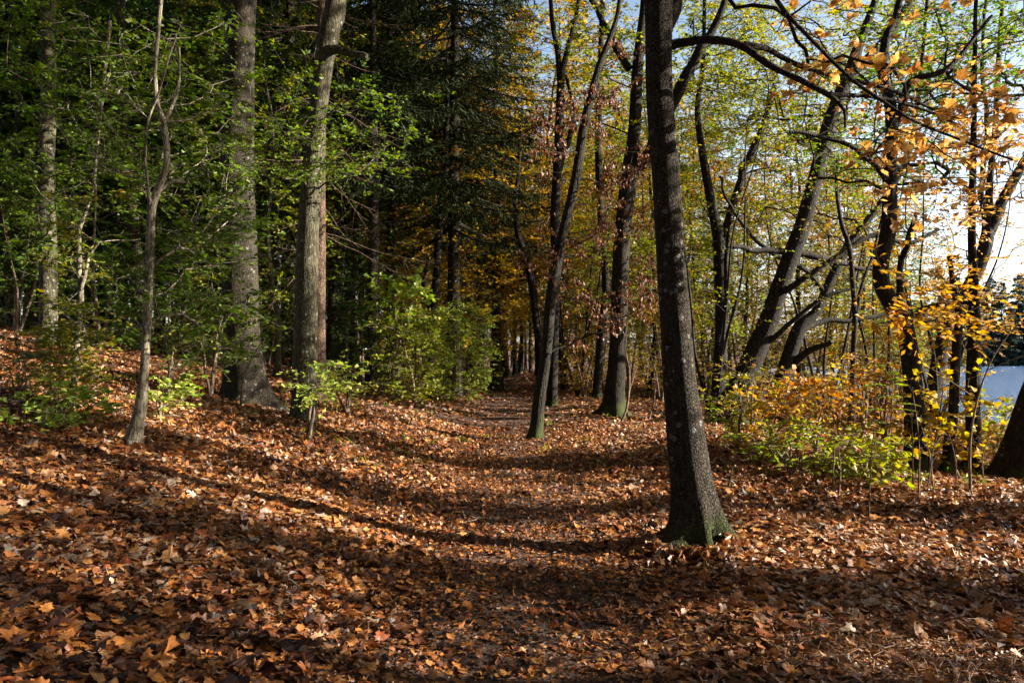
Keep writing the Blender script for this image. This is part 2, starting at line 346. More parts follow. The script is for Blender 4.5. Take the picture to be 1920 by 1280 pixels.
# ------------------------------------------------------------------ object helpers
def thing(name, label, cat, loc=(0, 0, 0), rz=0.0, group=None):
    o = bpy.data.objects.new(name, None); COL.objects.link(o); o.location = [float(c) for c in loc]; o.rotation_euler = (0, 0, rz)
    o.empty_display_size = .2; o['label'] = label; o['category'] = cat
    if group: o['group'] = group
    return o
def part(name, me, mat, parent=None):
    o = bpy.data.objects.new(name, me); COL.objects.link(o); o.parent = parent
    if len(me.materials) == 0: me.materials.append(mat)
    elif me.materials[0] != mat: o.material_slots[0].link = 'OBJECT'; o.material_slots[0].material = mat
    return o
def struct(name, me, mat, kind='structure'):
    o = bpy.data.objects.new(name, me); COL.objects.link(o); me.materials.append(mat); o['kind'] = kind; return o
def dup(root, loc, rz, scale=1.0, label=None, group=None, mats=None, sz=None, tilt=(0, 0)):
    r = root.copy(); COL.objects.link(r); r.location = [float(c) for c in loc]; r.rotation_euler = (tilt[0], tilt[1], rz)
    r.scale = (scale, scale, sz if sz else scale)
    if label: r['label'] = label
    if group: r['group'] = group
    for ch in list(root.children):
        c = ch.copy(); COL.objects.link(c); c.parent = r
        nm = ch.name.split('.')[0]
        if mats and nm in mats:
            c.material_slots[0].link = 'OBJECT'; c.material_slots[0].material = M[mats[nm]]
    return r

# ------------------------------------------------------------------ tree growth
def cluster(gl, gt, A, rng, style='flat', twigs=4, tl=.45, per=8, size=.09, tpl='kite', curl=.6, tilt=.45, out=None):
    """leafy twigs round each attractor point: leaves to gl, twigs to gt"""
    m = len(A)
    if m == 0: return
    A = np.repeat(A, twigs, 0); n = len(A)
    d = rng.normal(0, 1, (n, 3))
    if style == 'flat': d[:, 2] = d[:, 2] * .38 - .05
    elif style == 'hang': d[:, 2] = d[:, 2] * .5 - .25
    if out is not None: d += np.repeat(out, twigs, 0) * .8
    d = norm(d); Lg = tl * rng.uniform(.5, 1.2, n)[:, None]
    droop = np.array([0, 0, -.12]) * Lg
    B = A + d * Lg + droop
    sticks(gt, A, B, .0032, .0012)
    t = rng.uniform(.15, 1.08, (n, per)); c = A[:, None] + t[..., None] * (B - A)[:, None]
    s = np.where(rng.uniform(size=(n, per)) > .5, 1., -1.)[..., None]
    up = np.array([0, 0, 1.]); side = norm(np.cross(d, up) + 1e-6)[:, None]
    if style == 'flat':
        ax = d[:, None] * .7 + side * s + rng.normal(0, .25, (n, per, 3)); nr = up + rng.normal(0, tilt * 1.3, (n, per, 3))
    elif style == 'hang':
        ax = np.array([0, 0, -1.]) + rng.normal(0, .35, (n, per, 3)); nr = rng.normal(0, 1, (n, per, 3))
    else:
        ax = rng.normal(0, 1, (n, per, 3)); nr = rng.normal(0, 1, (n, per, 3))
    sz = size * rng.uniform(.6, 1.25, n * per); ax = ax.reshape(-1, 3)
    c = c.reshape(-1, 3) + norm(ax) * sz[:, None] * .55 + rng.normal(0, .012, (n * per, 3))
    leaves(gl, c, ax, nr.reshape(-1, 3), sz, tpl, rng, curl)

def grow(trunks, A, rng, zmin=1.0, step=.3, tip=.0045, wander=.07, arch=.2, plen=.12, rmax=.6):
    """join every attractor to the nearest lower limb; returns chains (pts, radii)"""
    pos = []; rad = []; pl = []; dr = []
    for pts, rr in trunks:
        q = np.column_stack([pts, rr]); dirs = norm(np.gradient(pts, axis=0))
        k = q[:, 2] > zmin
        pos.append(q[k, :3]); rad.append(q[k, 3]); dr.append(dirs[k]); pl.append(np.zeros(k.sum()))
    pos = np.concatenate(pos); rad = np.concatenate(rad); dr = np.concatenate(dr); pl = np.concatenate(pl)
    nt_ = len(pos); cap = nt_ + len(A) * 30 + 10
    X = np.zeros((cap, 3)); X[:nt_] = pos; D = np.zeros((cap, 3)); D[:nt_] = dr; PL = np.zeros(cap); par = np.full(cap, -1); n = nt_
    TR = np.zeros(cap); TR[:nt_] = rad
    r0 = np.zeros(cap)
    if nt_ == 0: return []
    dmin = np.array([np.min(np.linalg.norm(pos - a, axis=1)) for a in A]) if len(A) else []
    for i in np.argsort(dmin):
        a = A[i]; v = a - X[:n]; d = np.linalg.norm(v, axis=1); hz = np.linalg.norm(v[:, :2], axis=1)
        cost = d + PL[:n] * plen + 1.3 * np.maximum(0, hz * arch - v[:, 2])
        j = int(np.argmin(cost)); L = d[j]
        if L < .05: continue
        outv = norm(np.array([v[j, 0], v[j, 1], 0.]) + 1e-6)
        p1 = X[j] + norm(D[j] * .6 + outv * .9) * L * .35
        p2 = a - norm(outv + np.array([0, 0, rng.uniform(-.25, .35)])) * L * .3
        k = min(28, max(2, int(math.ceil(L / step)))); t = (np.arange(1, k + 1) / k)[:, None]
        q = (1 - t) ** 3 * X[j] + 3 * (1 - t) ** 2 * t * p1 + 3 * (1 - t) * t * t * p2 + t ** 3 * a
        q[:-1] += rng.normal(0, wander * min(L, 1.2) / 1.2 * .6, (k - 1, 3))
        X[n:n + k] = q; par[n] = j; par[n + 1:n + k] = np.arange(n, n + k - 1)
        D[n:n + k] = norm(np.gradient(np.vstack([X[j], q]), axis=0))[1:]
        PL[n:n + k] = PL[j] + L * t[:, 0]; r0[n + k - 1] = tip; n += k
    R = r0[:n] ** 2.2
    for i in range(n - 1, nt_ - 1, -1):
        R[i] = max(R[i], 1e-9)
        if par[i] >= nt_: R[par[i]] += R[i]
    R = R ** (1 / 2.2)
    main = {}
    for i in range(nt_, n):
        p = par[i]
        if p >= nt_ and (p not in main or R[i] > R[main[p]]): main[p] = i
    chains = []
    for i in range(nt_, n):
        p = par[i]
        if p >= nt_ and main.get(p) == i: continue
        idx = [i]
        while idx[-1] in main: idx.append(main[idx[-1]])
        pts = np.vstack([X[p], X[idx]]); rr = np.concatenate([[R[i] * 1.25], R[idx]])
        if p < nt_: rr = np.minimum(rr, TR[p] * rmax)
        else: rr = np.minimum(rr, R[p])
        chains.append((pts, rr))
    return chains

def root_lobes(z0, rng, amp=.35, k=5, hgt=.35):
    ph = rng.uniform(0, 6.28, 3)
    def f(a, z):
        e = np.exp(-np.maximum(z - z0, 0) / hgt)
        return 1 + e * e * amp * (.6 * np.sin(k * a + ph[0]) + .5 * np.sin((k - 2) * a + ph[1]) + .3 * np.sin(7 * a + ph[2]))
    return f

def sides_for(r): return 10 if r > .06 else 7 if r > .03 else 5 if r > .012 else 4 if r > .006 else 3

GROW = {}
def make_tree(name, label, cat, pts, leaf=None, bark='bark_dark', limbs=(), zones=(), seed=0, dd=0.0, top=None, group=None,
              flare=1.5, cl=None, grow_kw=None, sides=16, rough=.03, depth=None, lobes=.25, leafy=True, zmin=1.0, auto=0, auto_r=2.2, auto_cl=None, extra=None):
    """pts: list of (px, py, width px) from the foot up; zones: (px0,py0,px1,py1,d0,d1,n)"""
    rng = np.random.RandomState(seed)
    b = pts[0]; D = depth or solve_depth(b[0], b[1])
    W = []
    for i, q in enumerate(pts):
        d = D + dd * (b[1] - q[1]) / 800.0
        W.append([*P(q[0], q[1], d), q[2] / 2 / F * d])
    W = np.array(W); base = W[0, :3].copy(); base[2] = hh(base[0], base[1])
    if auto: top = max(top or 0, EYE + .43 * D + 9.5)
    if top:                                                  # carry the stem on above the frame
        dirv = norm(W[-1, :3] - W[-2, :3]); dirv = norm(dirv * .6 + np.array([0, 0, .7])); k = max(1, int((top - W[-1, 2]) / 1.6)); p = W[-1].copy()
        for i in range(k):
            p = p.copy(); dirv = norm(dirv + rng.normal(0, .07, 3) + np.array([0, 0, .05])); p[:3] += dirv * 1.6; p[3] = max(.02, p[3] * (1 - .75 / k)); W = np.vstack([W, p])
    r = W[0, 3]
    foot = np.array([[base[0], base[1], base[2] - .22, r * flare * 1.25]]); W[0, 3] = r * 1.0
    W2 = np.vstack([foot, W]); C = catmull(W2, .09 if D < 12 else .16)
    z = C[:, 2] - base[2]; C[:, 3] = np.maximum(C[:, 3], .004) * (1 + (flare - 1) * .5 * np.exp(-np.maximum(z, 0) / .16))
    gt = Geo(); tube(gt, C[:, :3], C[:, 3], sides, root_lobes(base[2], rng, lobes) if lobes else None, rng, rough, cap=True)
    trunks = [(C[::3, :3], C[::3, 3])]
    for lb in limbs:                                         # explicit limbs, (px,py,w,depth offset)
        Lw = np.array([[*P(q[0], q[1], D + q[3]), q[2] / 2 / F * (D + q[3])] for q in lb]); Lc = catmull(Lw, .1)
        ns = len(Lc); kn = np.repeat(rng.normal(0, 1, (ns // 4 + 2, 3)), 4, 0)[:ns]; kn = (kn + np.roll(kn, 1, 0)) / 2; kn[0] = 0; kn[-1] = 0
        Lc[:, :3] += kn * np.minimum(.018, Lc[:, 3:4] * .5)
        for q_ in range(max(3, ns // 5)):                    # thin side twigs
            j = rng.randint(max(1, ns // 6), ns); a_ = Lc[j, :3]; d_ = norm(rng.normal(0, 1, 3) * [1, .8, .7] + norm(Lc[j, :3] - Lc[j - 1, :3]) * .9); l_ = rng.uniform(.15, .55); m_ = np.linspace(0, 1, 6)[:, None]
            t_ = a_ + d_ * l_ * m_ + np.cumsum(rng.normal(0, .014, (6, 3)), 0) * (m_ > 0); tube(gt, t_, np.linspace(min(.006, Lc[j, 3] * .5), .0015, 6), 4)
            b_ = t_[[2, 3, 4]]; sticks(gt, b_, b_ + norm(d_ + rng.normal(0, .7, (3, 3))) * l_ * .4, .0022, .001)
        tube(gt, Lc[:, :3], Lc[:, 3], 10, None, rng, rough, cap=True); trunks.append((Lc[::2, :3], Lc[::2, 3]))
    A = []
    zc = max(zmin + base[2], EYE + .43 * D + 3.2)
    for zn in zones:
        n = zn[6]; d = D + rng.uniform(zn[4], zn[5], n); x = rng.uniform(zn[0], zn[2], n); y = rng.uniform(zn[1], zn[3], n)
        a = np.array([P(x[i], y[i], d[i]) for i in range(n)]); a = a[a[:, 2] > height(a[:, 0], a[:, 1]) + .15]; A.append(a)
    na = sum(len(a) for a in A)
    if auto:                                                 # crown round the upper stem, unseen and thickened to block sky light
        zt = C[-1, 2]; z0 = min(zc, zt - 4)
        for i in range(auto):
            zz = z0 + (zt + .8 - z0) * rng.beta(1.4, 1.2); j = int(np.argmin(np.abs(C[:, 2] - min(zz, zt)))); an = rng.uniform(0, 6.28)
            fr = (zz - z0) / (zt + .8 - z0); rr_ = auto_r * math.sqrt(rng.uniform(.05, 1)) * (math.sin(pi * min(.95, .22 + .7 * fr)) ** .6)
            A.append(np.array([[C[j, 0] + rr_ * cos(an), C[j, 1] + rr_ * sin(an), zz]]))
    A = np.concatenate(A) if A else np.zeros((0, 3))
    gl = Geo(); k = dict(zmin=base[2] + zmin); k.update(grow_kw or {})
    if len(A):
        for p_, r_ in grow(trunks, A, rng, **k): tube(gt, p_, r_, sides_for(r_[0]))
        if leafy: cluster(gl, gt, A[:na], rng, **(cl or {}))
        if auto: cluster(gl, gt, A[na:], rng, **(auto_cl or dict(style='flat', twigs=6, tl=.9, per=13, size=.15, tpl='kite')))
    if extra: extra(gt, gl, C, base, rng)
    root = thing(name, label, cat, base, 0, group)
    part('trunk', gt.mesh('trunk', tint=False, origin=base), M[bark], root)
    if gl.n: part('crown', gl.mesh('crown', smooth=False, origin=base), M[leaf], root)
    return root

print('materials done')
#==SCENE==
# ------------------------------------------------------------------ ground, water
def axis_pts(a, b, step, lo, hi, g=1.18):
    c = list(np.arange(a, b, step)); s = step; x = b
    while x < hi: c.append(x); s *= g; x += s
    c.append(hi); s = step; x = a - step; l = []
    while x > lo: l.append(x); s *= g; x -= s
    l.append(lo); return np.array(sorted(set(l + c)))
gx = axis_pts(-13, 13, .13, -400, 400); gy = axis_pts(-1, 24, .13, -300, 600)
X, Y = np.meshgrid(gx, gy); Z = height(X, Y)
g = Geo(); nx = len(gx); i = np.arange(len(gy) - 1)[:, None] * nx + np.arange(nx - 1)[None]
g.add(np.stack([X, Y, Z], -1).reshape(-1, 3), np.stack([i, i + 1, i + nx + 1, i + nx], -1).reshape(-1, 4))
struct('ground', g.mesh('ground', tint=False), M['soil'])
def path_x(y): return 0.25 * np.sin(y * .13 + .6) - .1
py_ = np.arange(-2, 42, .2); w_ = np.linspace(-.75, .75, 9)
X = path_x(py_)[:, None] + w_[None] * (1 + .15 * np.sin(py_ * .9))[:, None]; Y = np.repeat(py_[:, None], 9, 1)
g = Geo(); i = np.arange(len(py_) - 1)[:, None] * 9 + np.arange(8)[None]
g.add(np.stack([X, Y, height(X, Y) + .006], -1).reshape(-1, 3), np.stack([i, i + 1, i + 10, i + 9], -1).reshape(-1, 4))
struct('forest_path', g.mesh('forest_path', tint=False), M['path'])
g = Geo(); xs = np.linspace(8, 400, 50); ys = np.linspace(-300, 300, 50); X, Y = np.meshgrid(xs, ys); i = np.arange(49)[:, None] * 50 + np.arange(49)[None]
g.add(np.stack([X, Y, X * 0 + WATER], -1).reshape(-1, 3), np.stack([i, i + 1, i + 51, i + 50], -1).reshape(-1, 4))
struct('lake', g.mesh('lake', tint=False), M['water'])

# ------------------------------------------------------------------ fallen leaves
rng = np.random.RandomState(11)
def bare(x, y):
    """thin litter on the trodden, mossy patch at lower right"""
    d = ((x - 2.15) / .95) ** 2 + ((y - 4.05) / .62) ** 2
    return np.clip(1.25 - d, 0, 1)
def scatter(n, y0, y1, margin=1.25, power=1.0):
    y = np.sqrt(rng.uniform(y0 ** 2, y1 ** 2, n)) if power == 1 else y0 + (y1 - y0) * rng.uniform(size=n) ** power
    x = rng.uniform(-1, 1, n) * (.66 * y + margin)
    return x, y
def litter(geo, x, y, size, tpl, tilt, lift, curl):
    e = .05; h = height(x, y); gxn = -(height(x + e, y) - h) / e; gyn = -(height(x, y + e) - h) / e
    nr = np.stack([gxn, gyn, np.ones_like(h)], -1) + rng.normal(0, tilt, (len(x), 3))
    an = rng.uniform(0, 6.28, len(x)); ax = np.stack([np.cos(an), np.sin(an), rng.normal(0, .2, len(x))], -1)
    leaves(geo, np.stack([x, y, h + lift], -1), ax, nr, size, tpl, rng, curl)
lit = Geo()
def lt(x, y):
    """tint of each fallen leaf: drifts slowly from place to place, crumbled and browner on the trodden path"""
    n = len(x); pf = np.exp(-((x - path_x(y)) / .85) ** 2); t = rng.uniform(0, 1, n) ** 1.25
    return np.clip(t * (1 - .3 * pf) + .10 * np.sin(1.3 * x + 2 * np.sin(.8 * y)), 0, 1)
def layer(n0, y0, y1, s0, s1, tail, tpls, tilt, hi, curl, margin=1.25):
    x, y = scatter(n0, y0, y1, margin); pf = np.exp(-((x - path_x(y)) / .85) ** 2)
    k = (rng.uniform(size=n0) > bare(x, y) * .93) & (height(x, y) > WATER + .1); x = x[k]; y = y[k]; pf = pf[k]; n = len(x)
    sz = (rng.uniform(s0, s1, n) + tail * rng.uniform(size=n) ** 3) * (1 - .42 * pf); w = rng.uniform(size=n); lo = 0
    for tp, sh, sc in tpls:
        q = (w >= lo) & (w < lo + sh); lo += sh
        litter(lit, x[q], y[q], sz[q] * sc, tp, tilt, rng.uniform(.003, hi, q.sum()) * (1 - .35 * pf[q]), curl)
        lit.t[-1] = np.repeat(lt(x[q], y[q]), len(TPL[tp][1])).astype(np.float32)
layer(62000, 1.6, 7.2, .028, .075, .06, [('maple', .42, 1), ('oak', .14, .9), ('oval', .24, .7), ('maple_s', .2, .6)], .38, .04, .9)
layer(110000, 7.0, 15.0, .03, .08, .05, [('maple_s', .55, 1), ('oval', .45, .85)], .5, .045, 1.3)
layer(140000, 14.5, 42.0, .06, .13, .03, [('kite', 1.0, 1)], .5, .05, .8, 1.0)
# leaves blown up against the foot of the big maple
TX, TY = (1303 - CX) / F * 6.25, 6.25
a_ = rng.uniform(0, 6.28, 900); r_ = .27 + np.abs(rng.normal(0, .13, 900)); x = TX + r_ * np.cos(a_); y = TY + r_ * np.sin(a_)
litter(lit, x, y, rng.uniform(.04, .11, 900), 'maple', .7, np.maximum(.01, .10 - .3 * (r_ - .27)) * rng.uniform(.2, 1, 900), 1.5)
struct('fallen_leaves', lit.mesh('fallen_leaves', smooth=False), M['litter'], 'stuff')
# crumbs of leaf and twig lying between the big leaves
deb = Geo(); n = 26000; x, y = scatter(n, 1.6, 9)
xb = 2.15 + rng.normal(0, .7, 9000); yb = 4.05 + rng.normal(0, .45, 9000); x = np.concatenate([x, xb]); y = np.concatenate([y, yb])
litter(deb, x, y, rng.uniform(.012, .04, len(x)), 'kite', .6, rng.uniform(.003, .02, len(x)), .5)
n = 2600; x, y = scatter(n, 1.8, 11); x = np.concatenate([x, 2.15 + rng.normal(0, .75, 900)]); y = np.concatenate([y, 4.05 + rng.normal(0, .45, 900)]); n = len(x)
an = rng.uniform(0, pi, n); L_ = rng.uniform(.02, .10, n); dx = np.cos(an) * L_; dy = np.sin(an) * L_
a = np.stack([x, y, height(x, y) + rng.uniform(.01, .05, n)], -1); b = np.stack([x + dx, y + dy, height(x + dx, y + dy) + rng.uniform(.01, .06, n)], -1)
sticks(deb, a, b, .0022, .0012); deb.t[-1] = rng.uniform(.6, 1, len(deb.t[-1])).astype(np.float32)
struct('leaf_debris', deb.mesh('leaf_debris', smooth=False), M['litter'], 'stuff')
# thin grass and moss tufts
gr = Geo(); cx_ = np.concatenate([rng.uniform(-6, 6, 60), 2.2 + rng.normal(0, .6, 40), rng.uniform(3, 7, 60)]); cy_ = np.concatenate([rng.uniform(9, 18, 60), 4.1 + rng.normal(0, .4, 40), rng.uniform(9, 14, 60)])
big = np.concatenate([np.full(60, .7), np.full(40, .08), np.full(60, .9)])
cx_ = np.repeat(cx_, 9); cy_ = np.repeat(cy_, 9); big = np.repeat(big, 9); n = len(cx_); cx_ = cx_ + rng.normal(0, .10, n); cy_ = cy_ + rng.normal(0, .10, n)
s_ = rng.uniform(.05, .16, n) * big
leaves(gr, np.stack([cx_, cy_, height(cx_, cy_) + s_ * .4 + .02], -1), np.stack([rng.normal(0, .6, n), rng.normal(0, .6, n), np.ones(n)], -1), rng.normal(0, 1, (n, 3)), s_, 'needle', rng, .5)
struct('grass', gr.mesh('grass', smooth=False), M['lf_green'], 'stuff')

# ------------------------------------------------------------------ main trees
T_FLAT = dict(style='flat', twigs=4, tl=.5, per=11, size=.09, tpl='kite')
print('ground done')

make_tree('maple_tree', 'big dark maple trunk standing alone close by, mossy foot, light down one side', 'tree',
    [(1303, 1018, 96), (1301, 960, 84), (1295, 900, 76), (1284, 800, 68), (1273, 700, 61), (1267, 600, 58), (1259, 500, 54), (1254, 420, 52), (1247, 300, 50), (1238, 200, 50), (1235, 100, 50), (1235, 0, 53), (1236, -60, 54)],
    leaf='lf_bigorange', bark='bark_main', auto=60, zmin=4.5, auto_r=2.6, seed=1, top=13, flare=1.75, sides=40, rough=.03, lobes=.6,
    limbs=[[(1240, 84, 30, 0), (1275, 76, 18, 0), (1310, 72, 16, -.1), (1370, 76, 15, -.2), (1400, 90, 14, -.3), (1440, 118, 13, -.4), (1500, 147, 11, -.5), (1555, 176, 10, -.6), (1582, 205, 6, -.6), (1584, 240, 4, -.6)],
           [(1395, 84, 13, -.25), (1450, 96, 10, -.1), (1520, 128, 9, 0), (1600, 152, 8, .1), (1680, 172, 7, .1), (1760, 208, 5, .2), (1850, 235, 4, .2)],
           [(1430, -60, 10, -.8), (1470, 20, 8, -.8), (1530, 85, 7, -.8), (1600, 152, 7, -.8), (1680, 205, 6, -.9), (1760, 245, 5, -.9), (1900, 300, 4, -1.0)],
           [(1238, 60, 30, .1), (1300, -60, 22, .3), (1420, -260, 16, .4), (1600, -420, 10, .3)],
           [(1555, 176, 8, -.6), (1640, 180, 7, -.5), (1720, 200, 6, -.4), (1800, 235, 4, -.4)]],
    zones=[(1600, 130, 1910, 300, -1.2, .5, 30), (1500, 20, 1700, 140, -1.2, .2, 9), (1450, -150, 1950, 20, -1.0, .8, 20), (1640, 250, 1900, 420, -1.0, .3, 14), (1400, 60, 1560, 230, -.9, .2, 4)],
    cl=dict(style='flat', twigs=3, tl=.26, per=3, size=.078, tpl='maple', curl=1.3, tilt=.5), grow_kw=dict( arch=-.3, tip=.0025, rmax=.35, step=.2))

make_tree('oak_tree', 'slim dark oak with a bent foot, rusty brown leaves hanging round its stem', 'tree',
    [(1003, 822, 28), (1007, 790, 24), (1012, 740, 23), (1022, 680, 21), (1028, 620, 21), (1032, 570, 21), (1041, 510, 21), (1052, 450, 19), (1068, 385, 18), (1082, 320, 18), (1094, 240, 17), (1108, 180, 15), (1125, 120, 13), (1148, 60, 10), (1162, 0, 8)],
    leaf='lf_rust', bark='bark_oak', auto=110, auto_r=3.6, seed=2, top=11, flare=1.35,
    limbs=[[(1095, 235, 14, 0), (1110, 190, 12, .1), (1125, 160, 9, .2), (1118, 130, 7, .2)]],
    zones=[(1015, 160, 1160, 250, -.8, .8, 18), (1100, 260, 1235, 420, -.8, 1.2, 18), (1000, 200, 1080, 330, -.8, .8, 9), (1120, 420, 1230, 620, -.5, 1.2, 18), (985, 400, 1150, 640, -1., 1.2, 22), (1150, 60, 1230, 160, -1, 1, 6)],
    cl=dict(style='hang', twigs=5, tl=.34, per=9, size=.062, tpl='oval', curl=2.2), grow_kw=dict(arch=-.1))

make_tree('maple_tree', 'straight thin dark tree rising just behind the rusty brown oak', 'tree',
    [(1036, 762, 20), (1037, 700, 18), (1040, 600, 17), (1042, 500, 17), (1041, 400, 18), (1046, 300, 17), (1050, 200, 16), (1052, 150, 14), (1062, 100, 10), (1078, 40, 8), (1085, 0, 7)],
    leaf='lf_mixed', auto=110, auto_r=3.6, seed=3, top=14, limbs=[[(1051, 160, 12, 0), (1046, 100, 10, 0), (1036, 40, 9, .1), (1030, -30, 7, .2)], [(1046, 330, 12, 0), (1066, 260, 10, 0), (1075, 200, 8, .2), (1060, 140, 6, .2)]],
    zones=[(940, 0, 1160, 260, -.5, 5, 80), (980, 300, 1140, 500, 0, 4, 50)], cl=T_FLAT)

make_tree('oak_tree', 'stout oak with flared mossy foot standing right of the rusty brown oak', 'tree',
    [(1150, 778, 48), (1152, 740, 39), (1157, 680, 34), (1161, 600, 32), (1163, 520, 32), (1166, 450, 31), (1172, 390, 31), (1182, 320, 33), (1188, 260, 25), (1192, 200, 23), (1196, 120, 20), (1203, 50, 16), (1208, 0, 14)],
    leaf='lf_yellowgreen', bark='bark_oak', auto=110, auto_r=3.6, seed=4, top=15, flare=1.7, lobes=.45,
    limbs=[[(1186, 320, 30, 0), (1215, 290, 26, -.2), (1262, 190, 22, -.5), (1300, 120, 19, -.8), (1335, 60, 15, -.9), (1362, 0, 12, -1), (1400, -90, 8, -1)], [(1180, 130, 16, 0), (1155, 90, 13, 0), (1130, 40, 11, .2), (1108, 0, 10, .3)]],
    zones=[(1080, 0, 1240, 260, -.5, 4, 70), (1250, 0, 1420, 180, -1, 3, 80), (1110, 430, 1230, 560, 0, 3, 30)], cl=T_FLAT)

make_tree('maple_tree', 'thin straight stem just left of the stout mossy oak', 'tree',
    [(1118, 748, 18), (1122, 700, 16), (1128, 620, 15), (1136, 540, 15), (1130, 450, 14), (1124, 350, 14), (1122, 250, 13), (1125, 150, 12), (1128, 50, 10)],
    leaf='lf_yellowgreen', auto=110, auto_r=3.6, seed=5, top=13, zones=[(1040, 20, 1200, 300, 0, 4, 60), (1060, 400, 1220, 600, 0, 4, 50)], cl=T_FLAT)

make_tree('maple_tree', 'dark forked tree between the big maple trunk and the long leaning one', 'tree',
    [(1347, 742, 29), (1349, 690, 25), (1353, 600, 24), (1350, 500, 23), (1346, 440, 22), (1330, 360, 17), (1316, 280, 14), (1308, 200, 11), (1318, 120, 8)],
    leaf='lf_yellowgreen', auto=110, auto_r=3.6, seed=6, depth=18, top=12,
    limbs=[[(1350, 480, 20, 0), (1368, 400, 17, .1), (1398, 310, 15, .2), (1425, 250, 12, .2), (1450, 170, 9, .3)], [(1345, 640, 10, -.2), (1362, 560, 9, -.3), (1365, 460, 8, -.4), (1372, 400, 6, -.4)]],
    zones=[(1280, 380, 1390, 620, -.5, 2.5, 80), (1270, 180, 1480, 400, 0, 4, 100), (1290, 0, 1450, 220, 0, 4, 60)], cl=dict(T_FLAT, size=.075, per=10))

make_tree('maple_tree', 'long trunk leaning steeply over towards the lake, dark below and bright green leaves above', 'tree',
    [(1368, 764, 56), (1385, 730, 46), (1405, 685, 41), (1425, 640, 38), (1446, 590, 36), (1462, 540, 33), (1484, 480, 32), (1506, 420, 30), (1522, 360, 29), (1538, 300, 28), (1553, 240, 27), (1570, 190, 25), (1592, 140, 24), (1612, 80, 18), (1635, 20, 14), (1650, -30, 13)],
    leaf='lf_yellowgreen', auto=110, auto_r=3.6, seed=7, depth=16, top=12.5, flare=1.4, bark='bark_dark',
    limbs=[[(1592, 140, 24, 0), (1640, 100, 20, 0), (1672, 60, 17, .2), (1705, 5, 13, .3), (1740, -50, 9, .4)],
           [(1470, 545, 14, -.2), (1510, 520, 11, -.4), (1560, 490, 10, -.5), (1600, 460, 8, -.5), (1640, 440, 6, -.5)],
           [(1490, 480, 15, 0), (1455, 470, 12, -.1), (1410, 468, 10, -.3), (1370, 462, 8, -.5)], [(1490, 470, 14, 0), (1545, 485, 12, .2), (1600, 500, 9, .5), (1650, 505, 7, .6)],
           [(1440, 640, 12, -.1), (1490, 600, 9, -.5), (1540, 560, 8, -.6), (1600, 540, 6, -.6)]],
    zones=[(1330, 0, 1600, 280, .3, 6, 260), (1560, 0, 1760, 160, .3, 5, 100), (1400, 250, 1620, 430, .5, 5, 90)], cl=dict(T_FLAT, size=.08))

make_tree('maple_tree', 'second leaning trunk low behind the long leaning one, curving into orange leaves', 'tree',
    [(1458, 735, 34), (1470, 700, 29), (1486, 650, 27), (1502, 610, 26), (1530, 585, 19), (1560, 520, 18), (1590, 460, 16), (1625, 415, 14), (1660, 370, 13), (1690, 320, 10), (1710, 260, 8)],
    leaf='lf_orange', auto=110, auto_r=3.6, seed=8, depth=17.5, top=9, bark='bark_oak', limbs=[[(1480, 690, 16, 0), (1520, 655, 13, -.3), (1560, 640, 9, -.6)], [(1500, 620, 14, 0), (1540, 600, 11, .2), (1600, 600, 9, .3), (1680, 585, 7, .4), (1740, 600, 5, .4)],
           [(1590, 460, 12, 0), (1640, 440, 10, .1), (1700, 455, 8, .2), (1760, 430, 6, .3)], [(1545, 550, 10, 0), (1500, 500, 9, -.3), (1440, 470, 8, -.5), (1380, 400, 6, -.6), (1350, 330, 5, -.6)]],
    zones=[(1300, 260, 1520, 420, .5, 4, 40), (1500, 280, 1740, 480, .3, 4, 90)], cl=dict(T_FLAT, per=7))

make_tree('maple_tree', 'dark trunk with a sharp S bend half way up, standing in orange undergrowth', 'tree',
    [(1716, 885, 46), (1716, 830, 38), (1714, 760, 35), (1710, 700, 32), (1702, 640, 32), (1690, 600, 34), (1672, 570, 32), (1654, 535, 30), (1652, 490, 28), (1664, 440, 28), (1668, 380, 26), (1668, 310, 25), (1672, 240, 23), (1668, 190, 22), (1656, 140, 19), (1662, 70, 15), (1685, 10, 12)],
    leaf='lf_green', auto=110, auto_r=3.6, seed=9, top=10, flare=1.35,
    limbs=[[(1680, 580, 16, 0), (1690, 520, 12, .1), (1700, 450, 11, .1), (1716, 405, 9, .2)], [(1668, 340, 14, 0), (1645, 310, 11, -.2), (1600, 280, 9, -.4), (1540, 255, 8, -.5), (1480, 248, 6, -.6)],
           [(1672, 250, 14, 0), (1712, 155, 12, -.2), (1770, 130, 10, -.3), (1800, 105, 9, -.3), (1860, 30, 6, -.3)], [(1700, 600, 12, 0), (1740, 575, 9, .2), (1800, 565, 8, .3), (1880, 570, 6, .3)]],
    zones=[(1480, 120, 1800, 350, .2, 4.5, 110), (1640, 0, 1930, 180, .2, 4, 130)], cl=dict(T_FLAT, size=.075, per=7))

